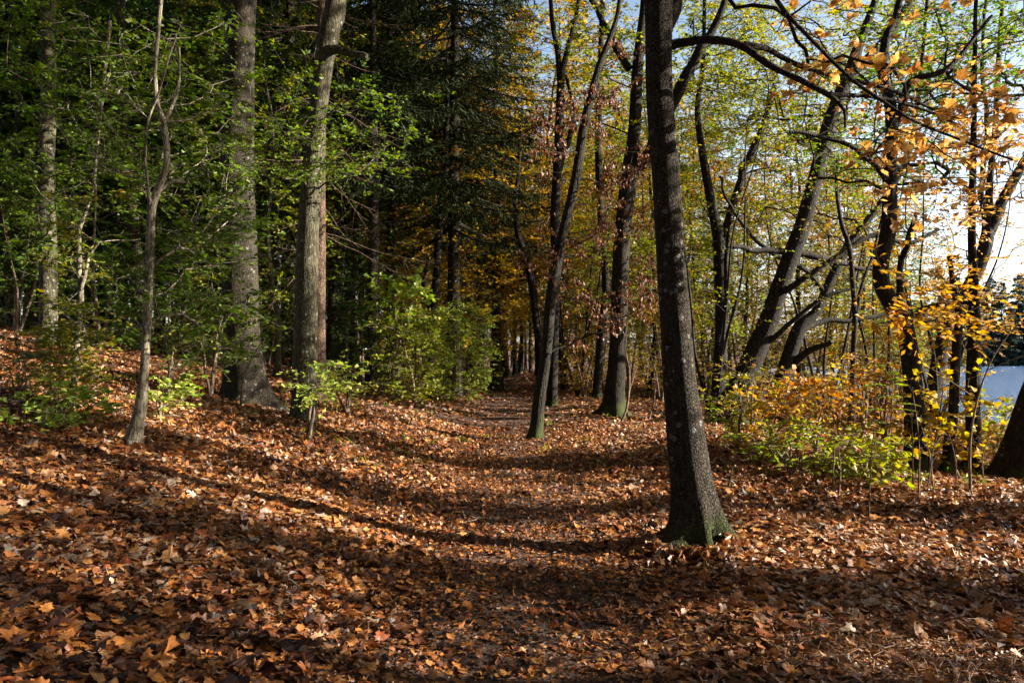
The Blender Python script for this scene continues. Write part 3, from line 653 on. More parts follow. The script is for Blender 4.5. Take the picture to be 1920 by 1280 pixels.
make_tree('alder_tree', 'crooked lakeside trunk splitting high into a fan of slim stems', 'tree',
    [(1738, 790, 33), (1745, 750, 30), (1756, 700, 28), (1768, 640, 26), (1784, 590, 24), (1812, 545, 23), (1836, 500, 23), (1850, 450, 24), (1852, 420, 19), (1856, 340, 12), (1866, 240, 10), (1872, 120, 9), (1880, 0, 7)],
    leaf='lf_orange', auto=110, auto_r=3.6, seed=10, top=11,
    limbs=[[(1850, 440, 20, 0), (1875, 390, 19, -.1), (1905, 330, 18, -.2), (1940, 270, 15, -.3), (1990, 160, 10, -.4)], [(1848, 430, 12, 0), (1842, 350, 10, .1), (1850, 240, 9, .2), (1842, 120, 7, .3), (1850, -20, 5, .3)], [(1858, 440, 14, 0), (1892, 360, 12, .2), (1930, 300, 10, .3)]],
    zones=[(1640, 420, 1800, 600, -1.5, 1.5, 30), (1740, 440, 1930, 620, -1.5, 1.5, 60), (1700, 330, 1930, 450, 0, 3, 44), (1740, 20, 1940, 300, 0, 4, 90), (1800, 250, 1960, 520, .3, 3, 60)], cl=dict(T_FLAT, per=8, size=.08))

make_tree('alder_tree', 'slender dark stem between the S bent trunk and the lake, leafless below', 'tree',
    [(1776, 888, 26), (1780, 830, 20), (1787, 770, 18), (1790, 700, 17), (1794, 640, 16), (1798, 590, 13), (1788, 540, 10), (1780, 480, 8)],
    leaf='lf_orange', seed=11, zones=[(1640, 480, 1840, 640, -1, 1, 30)], cl=T_FLAT)

make_tree('alder_tree', 'upright dark trunk nearest the water, pale twigs round its foot', 'tree',
    [(1824, 885, 36), (1826, 830, 28), (1824, 770, 26), (1825, 700, 25), (1827, 620, 22), (1826, 540, 18), (1822, 440, 14), (1824, 330, 12), (1826, 220, 10), (1828, 100, 8), (1830, 0, 7)],
    leaf='lf_bigorange', auto=110, auto_r=3.6, seed=12, top=9, zones=[(1700, 200, 1920, 420, -1.5, 1, 39), (1760, 60, 1920, 180, -1, 1, 9), (1790, 500, 1850, 640, -1, 1, 6)], cl=dict(T_FLAT, size=.09, per=5))

make_tree('alder_tree', 'thick black foot of a trunk leaning out of view by the lake', 'tree',
    [(1902, 900, 88), (1908, 860, 66), (1920, 810, 56), (1938, 750, 52), (1965, 680, 50), (2000, 560, 46), (2050, 400, 42)],
    leaf='lf_orange', seed=13, top=9, flare=1.7, lobes=.4, zones=[(1930, -300, 2500, 250, -1, 1.5, 47)], cl=T_FLAT)

make_tree('ash_sapling', 'thin wavering dark stem among the orange undergrowth under the leaning trunks', 'sapling',
    [(1594, 815, 14), (1598, 740, 11), (1600, 660, 10), (1603, 590, 10), (1598, 520, 9), (1592, 460, 9), (1578, 420, 8), (1568, 350, 6), (1570, 300, 5)],
    leaf='lf_olive', seed=14, bark='bark_dark', limbs=[[(1600, 600, 7, 0), (1622, 520, 6, .1), (1640, 470, 5, .2), (1655, 400, 4, .2)]], zones=[(1500, 300, 1680, 560, -.8, .8, 27)], cl=dict(T_FLAT, size=.06, per=7))

# centre
make_tree('maple_tree', 'slim dark stem rising out of the golden bush into the spruce boughs', 'tree',
    [(806, 735, 18), (808, 640, 16), (812, 580, 15), (818, 520, 14), (822, 450, 13), (828, 380, 12), (834, 300, 11), (838, 200, 9)],
    leaf='lf_gold', seed=15, top=9, limbs=[[(810, 590, 9, 0), (798, 540, 8, -.1), (806, 490, 7, -.1), (818, 470, 6, 0)]], zones=[(740, 430, 960, 600, -.5, 2.5, 46), (800, 270, 900, 340, -.5, .5, 10)], cl=T_FLAT)
make_tree('maple_tree', 'bent dark stem crossing the golden leaves behind the rusty oak', 'tree',
    [(1018, 742, 20), (1012, 660, 16), (1006, 600, 15), (998, 540, 14), (988, 490, 14), (972, 440, 12), (966, 380, 9), (972, 320, 7)],
    leaf='lf_gold', seed=16, top=9, zones=[(930, 300, 1080, 560, -1, 3, 60)], cl=T_FLAT)

# left side
make_tree('spruce_tree', 'mighty pale barked spruce trunk with flared foot, thickest of the shaded side', 'tree',
    [(462, 752, 104), (460, 720, 84), (456, 680, 74), (452, 620, 68), (449, 520, 65), (447, 400, 62), (445, 300, 61), (447, 200, 58), (450, 100, 55), (455, 0, 50)],
    leaf='lf_needle', bark='bark_spruce', seed=20, top=17, flare=1.25, lobes=.2, sides=28, auto=120, auto_r=2.6, zmin=9, cl=dict(style='flat', twigs=5, tl=.7, per=26, size=.09, tpl='needle'), grow_kw=dict(arch=-.1))

def side_branches(seed_, n, z0, z1, Lm, leafy=False):
    def f(gt, gl, C, base, rng):
        for i in range(n):
            z = base[2] + rng.uniform(z0, z1); j = int(np.argmin(np.abs(C[:, 2] - z))); an = rng.uniform(0, 6.28); L = Lm * rng.uniform(.4, 1)
            p = [C[j, :3]]; d = np.array([cos(an), sin(an), rng.uniform(-.5, -.1)])
            for k in range(7):
                p.append(p[-1] + d * L / 7); d = norm(d + rng.normal(0, .09, 3) + np.array([0, 0, -.05 if k < 3 else .08]))
            p = np.array(p); tube(gt, p, np.linspace(.012, .003, 8), 4)
            m = 8; t = rng.uniform(.25, 1, m) * 7; ia = t.astype(int).clip(0, 6); a = p[ia]; q = a + (norm(d * .8 + rng.normal(0, .6, (m, 3))) + np.array([0, 0, -.25])) * L * .28
            sticks(gt, a, q, .003, .001)
    return f
make_tree('spruce_tree', 'tall trunk with sunlit greenish bark between the mighty spruce and the bush', 'tree',
    [(568, 790, 52), (570, 750, 47), (572, 700, 46), (573, 620, 44), (575, 540, 43), (577, 460, 41), (580, 400, 39), (585, 320, 37), (592, 250, 34), (601, 170, 33), (610, 100, 36), (620, 50, 38), (630, 0, 38)],
    leaf='lf_green', bark='bark_grey', seed=21, top=16, flare=1.15, sides=22, lobes=0,
    limbs=[[(610, 98, 24, 0), (640, 94, 16, -.2), (665, 100, 12, -.3), (688, 106, 8, -.4)]],
    zones=[(470, 120, 600, 340, -1.5, .3, 44), (600, 150, 780, 330, -1.5, 1, 34)], cl=dict(T_FLAT, size=.07, per=9), auto=110, auto_r=3.4)
make_tree('spruce_tree', 'brown trunk half hidden close behind the sunlit greenish one', 'tree',
    [(594, 752, 30), (596, 680, 28), (597, 600, 26), (598, 480, 25), (598, 360, 24), (600, 240, 22), (601, 120, 22), (603, 0, 20)],
    leaf='lf_needle', bark='bark_pine', seed=22, top=18, auto=90, auto_r=2.6, zmin=9, cl=dict(style='flat', twigs=5, tl=.7, per=26, size=.09, tpl='needle'), extra=side_branches(1, 40, 2, 9, 2.2))
make_tree('spruce_tree', 'straight patchily lit trunk with drooping dead branches right of the sunlit greenish one', 'tree',
    [(619, 700, 26), (622, 640, 21), (625, 560, 20), (627, 460, 19), (629, 360, 18), (630, 240, 17), (632, 120, 15), (634, 0, 14)],
    leaf='lf_needle', bark='bark_spruce', seed=23, top=17, auto=90, auto_r=2.4, zmin=8, cl=dict(style='flat', twigs=5, tl=.7, per=26, size=.09, tpl='needle'), extra=side_branches(2, 60, 1.5, 9, 2.6))

make_tree('hornbeam_sapling', 'pale twisting sapling forking at head height, stripped bark at its foot', 'sapling',
    [(248, 835, 34), (256, 800, 25), (264, 760, 22), (270, 700, 17), (274, 640, 16), (278, 560, 15), (281, 470, 15), (284, 400, 15), (288, 378, 15), (300, 345, 14), (312, 310, 12), (312, 270, 12), (306, 225, 11), (296, 200, 9), (291, 150, 8), (294, 90, 7)],
    leaf='lf_green', bark='bark_sapling', seed=24, flare=1.3, top=7.0,
    limbs=[[(284, 392, 9, 0), (278, 350, 6, -.1), (270, 300, 5, -.1), (276, 240, 5, -.2), (292, 190, 4, -.2), (312, 120, 4, -.3), (330, 70, 3, -.3)], [(307, 228, 9, 0), (320, 200, 7, .1), (334, 160, 5, .1), (336, 90, 4, .2)],
           [(270, 315, 4, 0), (240, 280, 3, .1), (210, 240, 3, .2), (180, 190, 2, .2)]],
    zones=[(120, 30, 480, 400, .25, 2.4, 130), (300, 400, 470, 680, -.2, 1.2, 80), (190, 460, 262, 660, -.2, .4, 14)], cl=dict(T_FLAT, size=.068, per=8, tl=.4, tpl='oval'), grow_kw=dict(tip=.003))
make_tree('hornbeam_sapling', 'thin pale sapling with a Y fork, wrapped in bright green leaves low down', 'sapling',
    [(134, 770, 15), (138, 720, 11), (143, 660, 11), (149, 600, 10), (152, 560, 10), (150, 530, 10), (148, 480, 9), (149, 430, 8), (160, 400, 7), (175, 350, 6), (180, 300, 5)],
    leaf='lf_yellowgreen', bark='bark_sapling', seed=25, flare=1.3, top=5.5, limbs=[[(151, 548, 8, 0), (162, 520, 6, 0), (168, 480, 5, .1), (185, 455, 4, .1)]],
    zones=[(75, 560, 185, 700, -.5, .3, 46), (80, 690, 190, 790, -.3, .3, 28), (60, 330, 230, 520, -.5, .8, 12)], cl=dict(T_FLAT, size=.075, per=7, tl=.3, tpl='oval'), grow_kw=dict(tip=.003))
make_tree('beech_tree', 'smooth straight trunk glowing warm in the shade at the outer edge of the wood', 'tree',
    [(88, 640, 34), (90, 600, 32), (90, 500, 31), (88, 420, 30), (86, 330, 28), (90, 240, 27), (92, 150, 26), (90, 60, 25), (92, 0, 24)],
    leaf='lf_green', bark='bark_grey', seed=26, depth=15.5, top=14, zones=[(0, 0, 220, 330, -3, 1, 90), (0, 300, 130, 480, -3, 0, 30)], cl=dict(T_FLAT, size=.085), auto=110, auto_r=3.4)
make_tree('beech_tree', 'dim straight trunk behind the twisting pale sapling', 'tree',
    [(266, 650, 24), (264, 560, 22), (250, 420, 20), (238, 300, 19), (230, 180, 19), (228, 60, 18), (226, 0, 18)],
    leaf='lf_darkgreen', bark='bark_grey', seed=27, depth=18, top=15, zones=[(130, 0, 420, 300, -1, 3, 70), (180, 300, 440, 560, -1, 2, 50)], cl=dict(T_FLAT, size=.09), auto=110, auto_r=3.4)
make_tree('beech_tree', 'slim trunk in deep shade between the twisting sapling and the mighty spruce', 'tree',
    [(350, 660, 18), (348, 560, 16), (346, 460, 16), (345, 300, 15), (343, 150, 14), (342, 0, 14)],
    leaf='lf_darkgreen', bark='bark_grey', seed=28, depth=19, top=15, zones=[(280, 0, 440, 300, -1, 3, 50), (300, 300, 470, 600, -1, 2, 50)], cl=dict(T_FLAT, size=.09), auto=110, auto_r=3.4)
print('main trees done')
# ------------------------------------------------------------------ generic trees, built once and copied
def generic(name, label, cat, H, r, crown, n, leaf, bark, cl, seed, group, bend=.25, arch=.2, zmin=1.0, stems=1, loc=(0, 0, 0)):
    """tree grown round its own origin; crown = (z0, z1, radius)"""
    rng = np.random.RandomState(seed); gt = Geo(); gl = Geo(); tr = []
    for s_ in range(stems):
        k = max(4, int(H / 1.3)); z = np.linspace(0, H * rng.uniform(.8, 1) if s_ else H, k)
        off = np.cumsum(rng.normal(0, bend * .35, (k, 2)), 0); off -= off[0]
        if stems > 1: an = s_ * 2.4; off += (z[:, None] * .16) * np.array([[cos(an), sin(an)]]) + .06 * np.array([[cos(an), sin(an)]])
        rr = r * (1 - .85 * (z / z[-1]) ** 1.1)
        c = np.column_stack([off, z, rr]); c = np.vstack([[c[0, 0], c[0, 1], -.25, r * 1.7], c]); c = catmull(c, .22); c[:, 3] *= 1 + .4 * np.exp(-np.maximum(c[:, 2], 0) / .25)
        tube(gt, c[:, :3], c[:, 3], 10 if r > .05 else 6, root_lobes(0, rng, .3), rng, .03); tr.append((c[::2, :3], c[::2, 3]))
    z0, z1, R = crown; zz = z0 + (z1 - z0) * rng.beta(1.3, 1.2, n); fr = (zz - z0) / (z1 - z0); an = rng.uniform(0, 6.28, n)
    env = R * (.35 + .65 * np.sin(pi * np.clip(.12 + .8 * fr, 0, 1)) ** .7) * (1 + .25 * np.sin(3 * an + seed) * np.sin(2.2 * zz))
    rad = env * np.sqrt(rng.uniform(.08, 1, n)); tx = np.interp(zz, tr[0][0][:, 2], tr[0][0][:, 0]); ty = np.interp(zz, tr[0][0][:, 2], tr[0][0][:, 1])
    A = np.stack([tx + rad * np.cos(an), ty + rad * np.sin(an), zz], -1)
    for p_, r_ in grow(tr, A, rng, zmin=zmin, step=.35, arch=arch): tube(gt, p_, r_, min(5, sides_for(r_[0])))
    cluster(gl, gt, A, rng, **cl)
    root = thing(name, label, cat, loc, 0, group); part('trunk' if cat == 'tree' else 'stem', gt.mesh('trunk', tint=False), M[bark], root); part('crown' if cat == 'tree' else 'foliage', gl.mesh('crown', smooth=False), M[leaf], root)
    return root

def spruce(name, label, H, r, z0, Lm, seed, group, leaf='lf_needle', bark='bark_spruce', dens=1.0, loc=(0, 0, 0), needle=.11):
    rng = np.random.RandomState(seed); gt = Geo(); gl = Geo()
    z = np.linspace(-.2, H, 14); c = np.column_stack([np.cumsum(rng.normal(0, .02, 14)), np.cumsum(rng.normal(0, .02, 14)), z, r * (1 - .93 * np.clip(z / H, 0, 1))]); c[0, 3] *= 1.5
    tube(gt, c[:, :3], c[:, 3], 10, root_lobes(0, rng, .3), rng, .02)
    nb = int(H * 9 * dens); bz = z0 + (H - z0) * (np.arange(nb) + rng.uniform(0, 1, nb)) / nb; va = []; vb = []
    for zz in bz:
        an = rng.uniform(0, 6.28); L = Lm * max(.05, (1 - (zz - z0) / (H - z0 + .3))) ** .75 * rng.uniform(.65, 1.1); u = np.array([cos(an), sin(an), 0.]); t = np.linspace(0, 1, 9)[:, None]
        p = np.array([0, 0, zz]) + u * L * t + np.array([0, 0, 1.]) * L * (-.42 * t + .22 * t ** 2.5); tube(gt, p, np.linspace(.02 + .006 * L, .004, 9), 4)
        m = max(4, int(L * 9)); tt = np.linspace(.12, 1, m); a = np.stack([np.interp(tt, t[:, 0], p[:, k]) for k in range(3)], -1); side = np.cross(u, [0, 0, 1])
        sg = np.where(np.arange(m) % 2 == 0, 1., -1.)[:, None]; tl = (.15 + .38 * (1 - tt) * min(1, L))[:, None] * rng.uniform(.7, 1.3, (m, 1))
        b = a + (u * .55 + side * sg + np.array([0, 0, -.65]) + rng.normal(0, .15, (m, 3))) * tl; va.append(a); vb.append(b)
        va.append(p[3:-1]); vb.append(p[4:])
    a = np.concatenate(va); b = np.concatenate(vb); sticks(gt, a, b, .004, .0015)
    q = 8; t = np.linspace(.05, 1.0, q)[None, :, None]; cc = a[:, None] + t * (b - a)[:, None]; n = len(a) * q; d = norm(b - a)[:, None]
    ax = norm(d + rng.normal(0, .55, (len(a), q, 3)) + np.array([0, 0, -.25])).reshape(-1, 3); leaves(gl, cc.reshape(-1, 3) + ax * needle * .35, ax, rng.normal(0, 1, (n, 3)), needle * rng.uniform(.7, 1.3, n), 'needle', rng, .3)
    root = thing(name, label, 'tree', loc, 0, group); part('trunk', gt.mesh('trunk', tint=False), M[bark], root); part('crown', gl.mesh('crown', smooth=False), M[leaf], root)
    return root

used = {}
def put(key, proto, x, y, rz, s=1.0, **kw):
    """the first call moves the prototype itself, later ones copy it"""
    z = hh(x, y)
    if key not in used:
        used[key] = 1; proto.location = (x, y, z); proto.rotation_euler = (0, 0, rz); proto.scale = (s, s, s)
        if kw.get('label'): proto['label'] = kw['label']
        if kw.get('group'): proto['group'] = kw['group']
        for ch in proto.children:
            nm = ch.name.split('.')[0]
            if kw.get('mats') and nm in kw['mats']: ch.material_slots[0].link = 'OBJECT'; ch.material_slots[0].material = M[kw['mats'][nm]]
        return proto
    return dup(proto, (x, y, z), rz, s, kw.get('label'), kw.get('group'), kw.get('mats'))

LF = dict(style='flat', twigs=5, tl=.65, per=13, size=.105, tpl='kite')
GT = [generic('woodland_tree', '', 'tree', 15, .15, (3.6, 16, 3.2), 260, 'lf_mixed', 'bark_dark', LF, 101, ''),
      generic('woodland_tree', '', 'tree', 13, .12, (2.5, 14, 2.8), 230, 'lf_gold', 'bark_dark', LF, 102, '', bend=.4),
      generic('woodland_tree', '', 'tree', 12, .10, (1.4, 13, 2.6), 230, 'lf_darkgreen', 'bark_grey', LF, 103, '', bend=.35)]
GB = [generic('leafy_bush', '', 'bush', 3.2, .035, (.4, 3.4, 1.3), 80, 'lf_yellowgreen', 'twig', dict(style='flat', twigs=4, tl=.4, per=11, size=.085, tpl='kite'), 111, '', stems=4, zmin=.2),
      generic('leafy_bush', '', 'bush', 2.4, .03, (.3, 2.5, 1.5), 75, 'lf_olive', 'twig', dict(style='flat', twigs=4, tl=.4, per=11, size=.075, tpl='kite'), 112, '', stems=5, zmin=.2),
      generic('leafy_bush', '', 'bush', 5.0, .05, (.8, 5.4, 1.7), 110, 'lf_gold', 'twig', dict(style='flat', twigs=4, tl=.5, per=11, size=.09, tpl='kite'), 113, '', stems=2, zmin=.4)]
GT.append(generic('woodland_tree', '', 'tree', 11, .11, (.9, 12, 2.6), 330, 'lf_gold', 'bark_dark', LF, 105, '', bend=.35, zmin=.6))
HT = generic('woodland_tree', '', 'tree', 18, .17, (8.5, 19.5, 4.6), 420, 'lf_mixed', 'bark_dark', dict(style='flat', twigs=6, tl=.9, per=13, size=.15, tpl='kite'), 104, '', zmin=7)
GS = [spruce('spruce_tree', '', 20, .2, 4.3, 3.3, 121, '', dens=1.6, needle=.13), spruce('spruce_tree', '', 17, .17, 5.0, 2.7, 122, '', dens=1.3, needle=.13)]
print('prototypes', sum(len(o.data.polygons) for o in bpy.data.objects if o.type == 'MESH'))

rng = np.random.RandomState(5)
def at(px, d): return (px - CX) / F * d
def jit(a): return a + rng.uniform(-1, 1) * .4

# the big drooping spruce in the middle
put('s0', GS[0], at(850, 21), 21, 1.0, 1.0, label='dark drooping spruce whose boughs hang over the golden bush', group='spruces in the shaded wood')
put('s0', GS[0], at(930, 27), 27, 3.0, .9, label='blue green spruce edge showing against the sky behind the drooping spruce', group='spruces in the shaded wood')
put('s1', GS[1], at(735, 22), 22, .4, 1.0, label='black trunked spruce close left of the drooping spruce', group='spruces in the shaded wood')
put('s1', GS[1], at(700, 18.5), 18.5, 2.1, .95, label='bare legged spruce nearest to the golden bush', group='spruces in the shaded wood')
GRP = 'spruces in the shaded wood'
LB = 'dim spruce deep in the shaded wood, one of many behind the mighty pale trunk'
spots = [(540, 24), (500, 28), (655, 27), (600, 33), (720, 36), (430, 25), (380, 30), (300, 26), (230, 32), (160, 27), (60, 24), (0, 31), (-80, 22), (120, 38), (330, 40), (470, 42), (560, 44), (640, 48), (780, 34), (820, 44), (200, 46), (20, 46), (-150, 36), (880, 50), (-260, 28), (260, 36), (90, 42), (400, 36), (510, 38), (690, 42), (160, 52), (360, 54), (590, 56), (750, 58), (-50, 44), (60, 58), (450, 62), (260, 62)]
for i, (px, d) in enumerate(spots):
    put('s%d' % (i % 2), GS[i % 2], at(px, d), d, rng.uniform(0, 6), rng.uniform(.85, 1.2), label=LB, group=GRP)

# broadleaves of the shaded wood
LBG = 'dark green broadleaf deep in the shaded wood, one of many between the spruces'
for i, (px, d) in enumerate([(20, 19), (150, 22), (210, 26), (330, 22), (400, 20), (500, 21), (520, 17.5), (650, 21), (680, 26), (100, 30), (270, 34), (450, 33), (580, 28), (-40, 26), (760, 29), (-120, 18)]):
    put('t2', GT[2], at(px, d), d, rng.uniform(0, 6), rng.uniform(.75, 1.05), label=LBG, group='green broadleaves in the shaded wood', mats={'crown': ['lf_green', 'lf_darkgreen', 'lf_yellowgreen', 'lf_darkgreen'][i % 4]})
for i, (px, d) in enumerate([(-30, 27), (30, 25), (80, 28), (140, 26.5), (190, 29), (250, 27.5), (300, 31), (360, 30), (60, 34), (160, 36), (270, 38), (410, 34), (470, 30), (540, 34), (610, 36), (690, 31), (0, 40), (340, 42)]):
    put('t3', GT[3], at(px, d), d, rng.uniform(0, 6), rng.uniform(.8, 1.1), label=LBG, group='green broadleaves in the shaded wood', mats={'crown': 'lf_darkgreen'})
# understorey in the shade
LU = 'low dark green bush on the shaded bank between the trunks'
for i, (px, d) in enumerate([(30, 17), (110, 19), (190, 17.5), (240, 21), (320, 18), (380, 22), (410, 18.5), (500, 19.5), (530, 22), (640, 22), (660, 25), (700, 24), (20, 23), (140, 25), (290, 25), (460, 26), (590, 27), (-60, 19), (750, 26), (800, 30), (350, 28), (80, 28), (170, 30), (240, 33), (420, 31), (500, 32), (550, 35), (610, 32), (680, 34), (730, 32), (20, 32), (-40, 30), (300, 38), (120, 38), (450, 40), (640, 40), (770, 40), (200, 44), (380, 46), (560, 46), (700, 48)]):
    b = i % 3; put('b%d' % b, GB[b], at(px, d), d, rng.uniform(0, 6), rng.uniform(.7, 1.0), label=LU, group='dark bushes on the shaded bank', mats={'foliage': 'lf_darkgreen' if i % 2 else 'lf_green'})
# golden wall of leaves at the end of the path
LG = 'golden leaved tree in the distance beyond the end of the path'
for i, (px, d) in enumerate([(770, 27), (830, 31), (880, 30), (895, 34), (1040, 30), (1060, 27), (1110, 36), (1200, 38), (900, 40), (970, 44), (1030, 38), (1090, 42), (1180, 44), (850, 46), (1130, 52), (1000, 56), (920, 60), (1180, 38), (1080, 48), (1220, 27), (800, 38)]):
    m = ['lf_gold', 'lf_mixed', 'lf_olive', 'lf_gold', 'lf_yellowgreen'][i % 5]
    k = i % 2; put('t%d' % k, GT[k], at(px, d), d, rng.uniform(0, 6), rng.uniform(.75, 1.0), label=LG, group='golden trees at the end of the path', mats={'crown': m})
for i, (px, d) in enumerate([(790, 29), (850, 33), (890, 29), (895, 38), (985, 46), (1035, 31), (1060, 33), (1120, 36), (1205, 35), (960, 50), (1045, 41), (1145, 40), (880, 38), (1235, 32), (830, 27)]):
    put('t3', GT[3], at(px, d), d, rng.uniform(0, 6), rng.uniform(.75, 1.1), label=LG, group='golden trees at the end of the path', mats={'crown': ['lf_gold', 'lf_olive', 'lf_mixed', 'lf_yellowgreen'][i % 4]})
LG2 = 'tall golden or olive bush in the thicket at the end of the path'
for i, (px, d) in enumerate([(740, 23.5), (775, 25), (705, 25), (815, 26), (865, 28), (925, 31), (860, 25), (885, 27), (880, 33), (850, 38), (1045, 27), (1085, 30), (1130, 29), (1180, 31), (1215, 30), (1060, 33), (1110, 36), (820, 22), (1240, 23), (905, 44), (1020, 46)]):
    b = 2 if i % 2 else 0
    put('b%d' % b, GB[b], at(px, d), d, rng.uniform(0, 6), rng.uniform(.7, 1.1), label=LG2, group='golden bushes at the end of the path', mats={'foliage': ['lf_gold', 'lf_olive', 'lf_gold', 'lf_mixed', 'lf_yellowgreen'][i % 5]})
# far dark stems at the end of the path
LD = 'small black trunk standing at the far end of the path'
fs = generic('woodland_tree', LD, 'tree', 9, .16, (3.2, 9.5, 1.6), 50, 'lf_olive', 'bark_dark', LF, 131, 'black trunks at the end of the path', bend=.12, zmin=2.6)
for i, (px, d, s) in enumerate([(931, 37, .7), (948, 35, 1.15), (966, 37, .8), (976, 38, .75), (995, 38, .6), (1008, 36, .7)]):
    put('fs', fs, at(px, d), d, rng.uniform(0, 6), s, label=LD, group='black trunks at the end of the path')
# thicket beyond, towards the lake
LT = 'olive leaved tree in the thicket behind the leaning trunks'
for i, (px, d) in enumerate([(1270, 24), (1320, 21), (1400, 23), (1440, 28), (1500, 24), (1560, 21), (1620, 26), (1290, 32), (1370, 34), (1480, 36), (1580, 33), (1690, 30), (1340, 30), (1250, 28), (1410, 44), (1550, 46), (1660, 40), (1310, 44)]):
    d = max(d, 24.5) + (1.5 if d < 24 else 0)
    k = i % 2; put('t%d' % k, GT[k], at(px, d), d, rng.uniform(0, 6), rng.uniform(.5, .7), label=LT, group='trees in the thicket by the lake', mats={'crown': ['lf_mixed', 'lf_green', 'lf_yellowgreen', 'lf_orange', 'lf_yellowgreen'][i % 5]})
LT2 = 'olive bush in the thicket between the leaning trunks and the lake'
for i, (px, d) in enumerate([(1255, 20), (1300, 23), (1340, 19), (1390, 21), (1430, 19.5), (1470, 23), (1520, 20), (1550, 24), (1600, 19), (1640, 22), (1690, 19), (1730, 23), (1330, 27), (1420, 27), (1500, 29), (1590, 29), (1670, 27), (1280, 28), (1750, 19)]):
    d = max(d, 24.0) + (i % 4)
    b = 1 if i % 3 else 2; put('b%d' % b, GB[b], at(px, d), d, rng.uniform(0, 6), rng.uniform(.8, 1.25), label=LT2, group='bushes in the thicket by the lake', mats={'foliage': ['lf_olive', 'lf_olive', 'lf_mixed'][i % 3]})
# unseen trees added outside the picture: canopy against sky fill, crowns for ground shade
LS = 'orange leaved lakeside tree beyond the edge of the view'
for i, (x, y, s) in enumerate([(8.5, 2.4, .9), (9.5, 4.9, .85), (7.0, -.4, .9), (5.5, -3.5, .95), (0.5, -4, 1.), (-4.5, -3, 1.), (-7.0, 2.2, 1), (-10.5, 5, 1), (-9, -5, 1), (-2, -9, 1), (3.5, -9, 1), (9, -8, 1), (3.0, -1.5, .9), (-3.2, .3, .9), (-13, -1, 1), (-14, -8, 1), (-9, -12, 1), (-2, -15, 1), (5, -15, 1), (10, -13, 1), (-16, 4, 1), (-15, 9, 1), (-19, 1, 1), (-19, -5, 1)]):
    put('ht', HT, x, y, rng.uniform(0, 6), s, label=LS, group='lakeside trees outside the view')
for i, (x, y) in enumerate([(-14, -16), (-9, -20), (-4, -22), (1, -19), (6, -22), (11, -19), (-20, -12), (-24, -6), (-24, 2), (-23, 9), (15, -24), (-1, -27)]):  # unseen spruces added to block sky light from behind and beside
    put('s%d' % (i % 2), GS[i % 2], x, y, rng.uniform(0, 6), rng.uniform(.95, 1.15), label='spruce of the wood behind and beside the viewer, outside the view', group='spruces outside the view')
for i, (x, y, s) in enumerate([(8.8, 3.1, .85), (7.6, 1.0, .7)]):  # low crowns added out of view to dim the near ground
    put('t%d' % (i % 2), GT[i % 2], x, y, rng.uniform(0, 6), s, label=LS, group='lakeside trees outside the view')
cn = generic('columnar_tree', 'narrow leafy tree by the lake outside the view', 'tree', 9.5, .10, (1.0, 10.5, .62), 230, 'lf_gold', 'bark_dark', dict(style='flat', twigs=5, tl=.35, per=12, size=.11, tpl='kite'), 151, 'narrow trees outside the view', bend=.1, zmin=.8)  # unseen, made slim and dense to throw dark bands over the ground
for i, (x, y, s) in enumerate([(9.2, 7.35, 1.0), (12, 4.5, .8), (12.5, 9.9, .9), (10.5, 12.6, .0)][:3]):
    put('cn', cn, x, y, rng.uniform(0, 6), s, label='narrow leafy tree by the lake outside the view', group='narrow trees outside the view')
for i, (x, y) in enumerate([(-8, -7), (-4, -9), (0, -11), (4, -7), (7, -10), (10, -6), (-12, -3), (-13, 3), (-15, 7), (-1.5, -6.5), (2, -13), (-17, -1), (-11, -11), (13, -9)]):  # unseen low crowned trees added to keep sky light off the trunks
    put('t2', GT[2], x, y, rng.uniform(0, 6), rng.uniform(.7, .9), label='green tree of the wood outside the view', group='green trees outside the view', mats={'crown': 'lf_darkgreen'})
put('t3', GT[3], 9.8, 4.3, 1.0, .45, label=LS, group='lakeside trees outside the view')  # small unseen crowns added to darken the lower right ground
put('t3', GT[3], 8.5, 3.4, 2.0, .65, label=LS, group='lakeside trees outside the view')
ms = generic('coppice_tree', '', 'tree', 9, .045, (2.5, 9.6, 2.2), 90, 'lf_yellowgreen', 'bark_dark', dict(style='flat', twigs=3, tl=.5, per=5, size=.085, tpl='kite'), 161, '', bend=.5, zmin=1.5, stems=3, arch=-.3)
for i, (px, d, s, cr) in enumerate([(1340, 16, .8, 'lf_yellowgreen'), (1545, 19, .9, 'lf_mixed'), (1640, 21, .95, 'lf_orange'), (1760, 20, .9, 'lf_mixed'), (1250, 24, 1., 'lf_gold'), (1085, 24, .9, 'lf_gold')]):
    put('ms', ms, at(px, d), d, 1.3 * i, s, label='thin dark stems fanning up from one root among the lakeside trees', group='fanning thin stemmed trees by the lake', mats={'crown': cr})
# far bank
LFB = 'dark conifer on the far bank of the lake'
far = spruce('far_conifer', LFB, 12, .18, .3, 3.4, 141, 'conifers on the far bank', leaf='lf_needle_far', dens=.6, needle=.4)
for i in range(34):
    px = 1640 + i * 14 + rng.uniform(-6, 6); d = 101 + rng.uniform(0, 8); put('far', far, at(px, d), d, rng.uniform(0, 6), rng.uniform(.6, 1.0), label=LFB, group='conifers on the far bank')

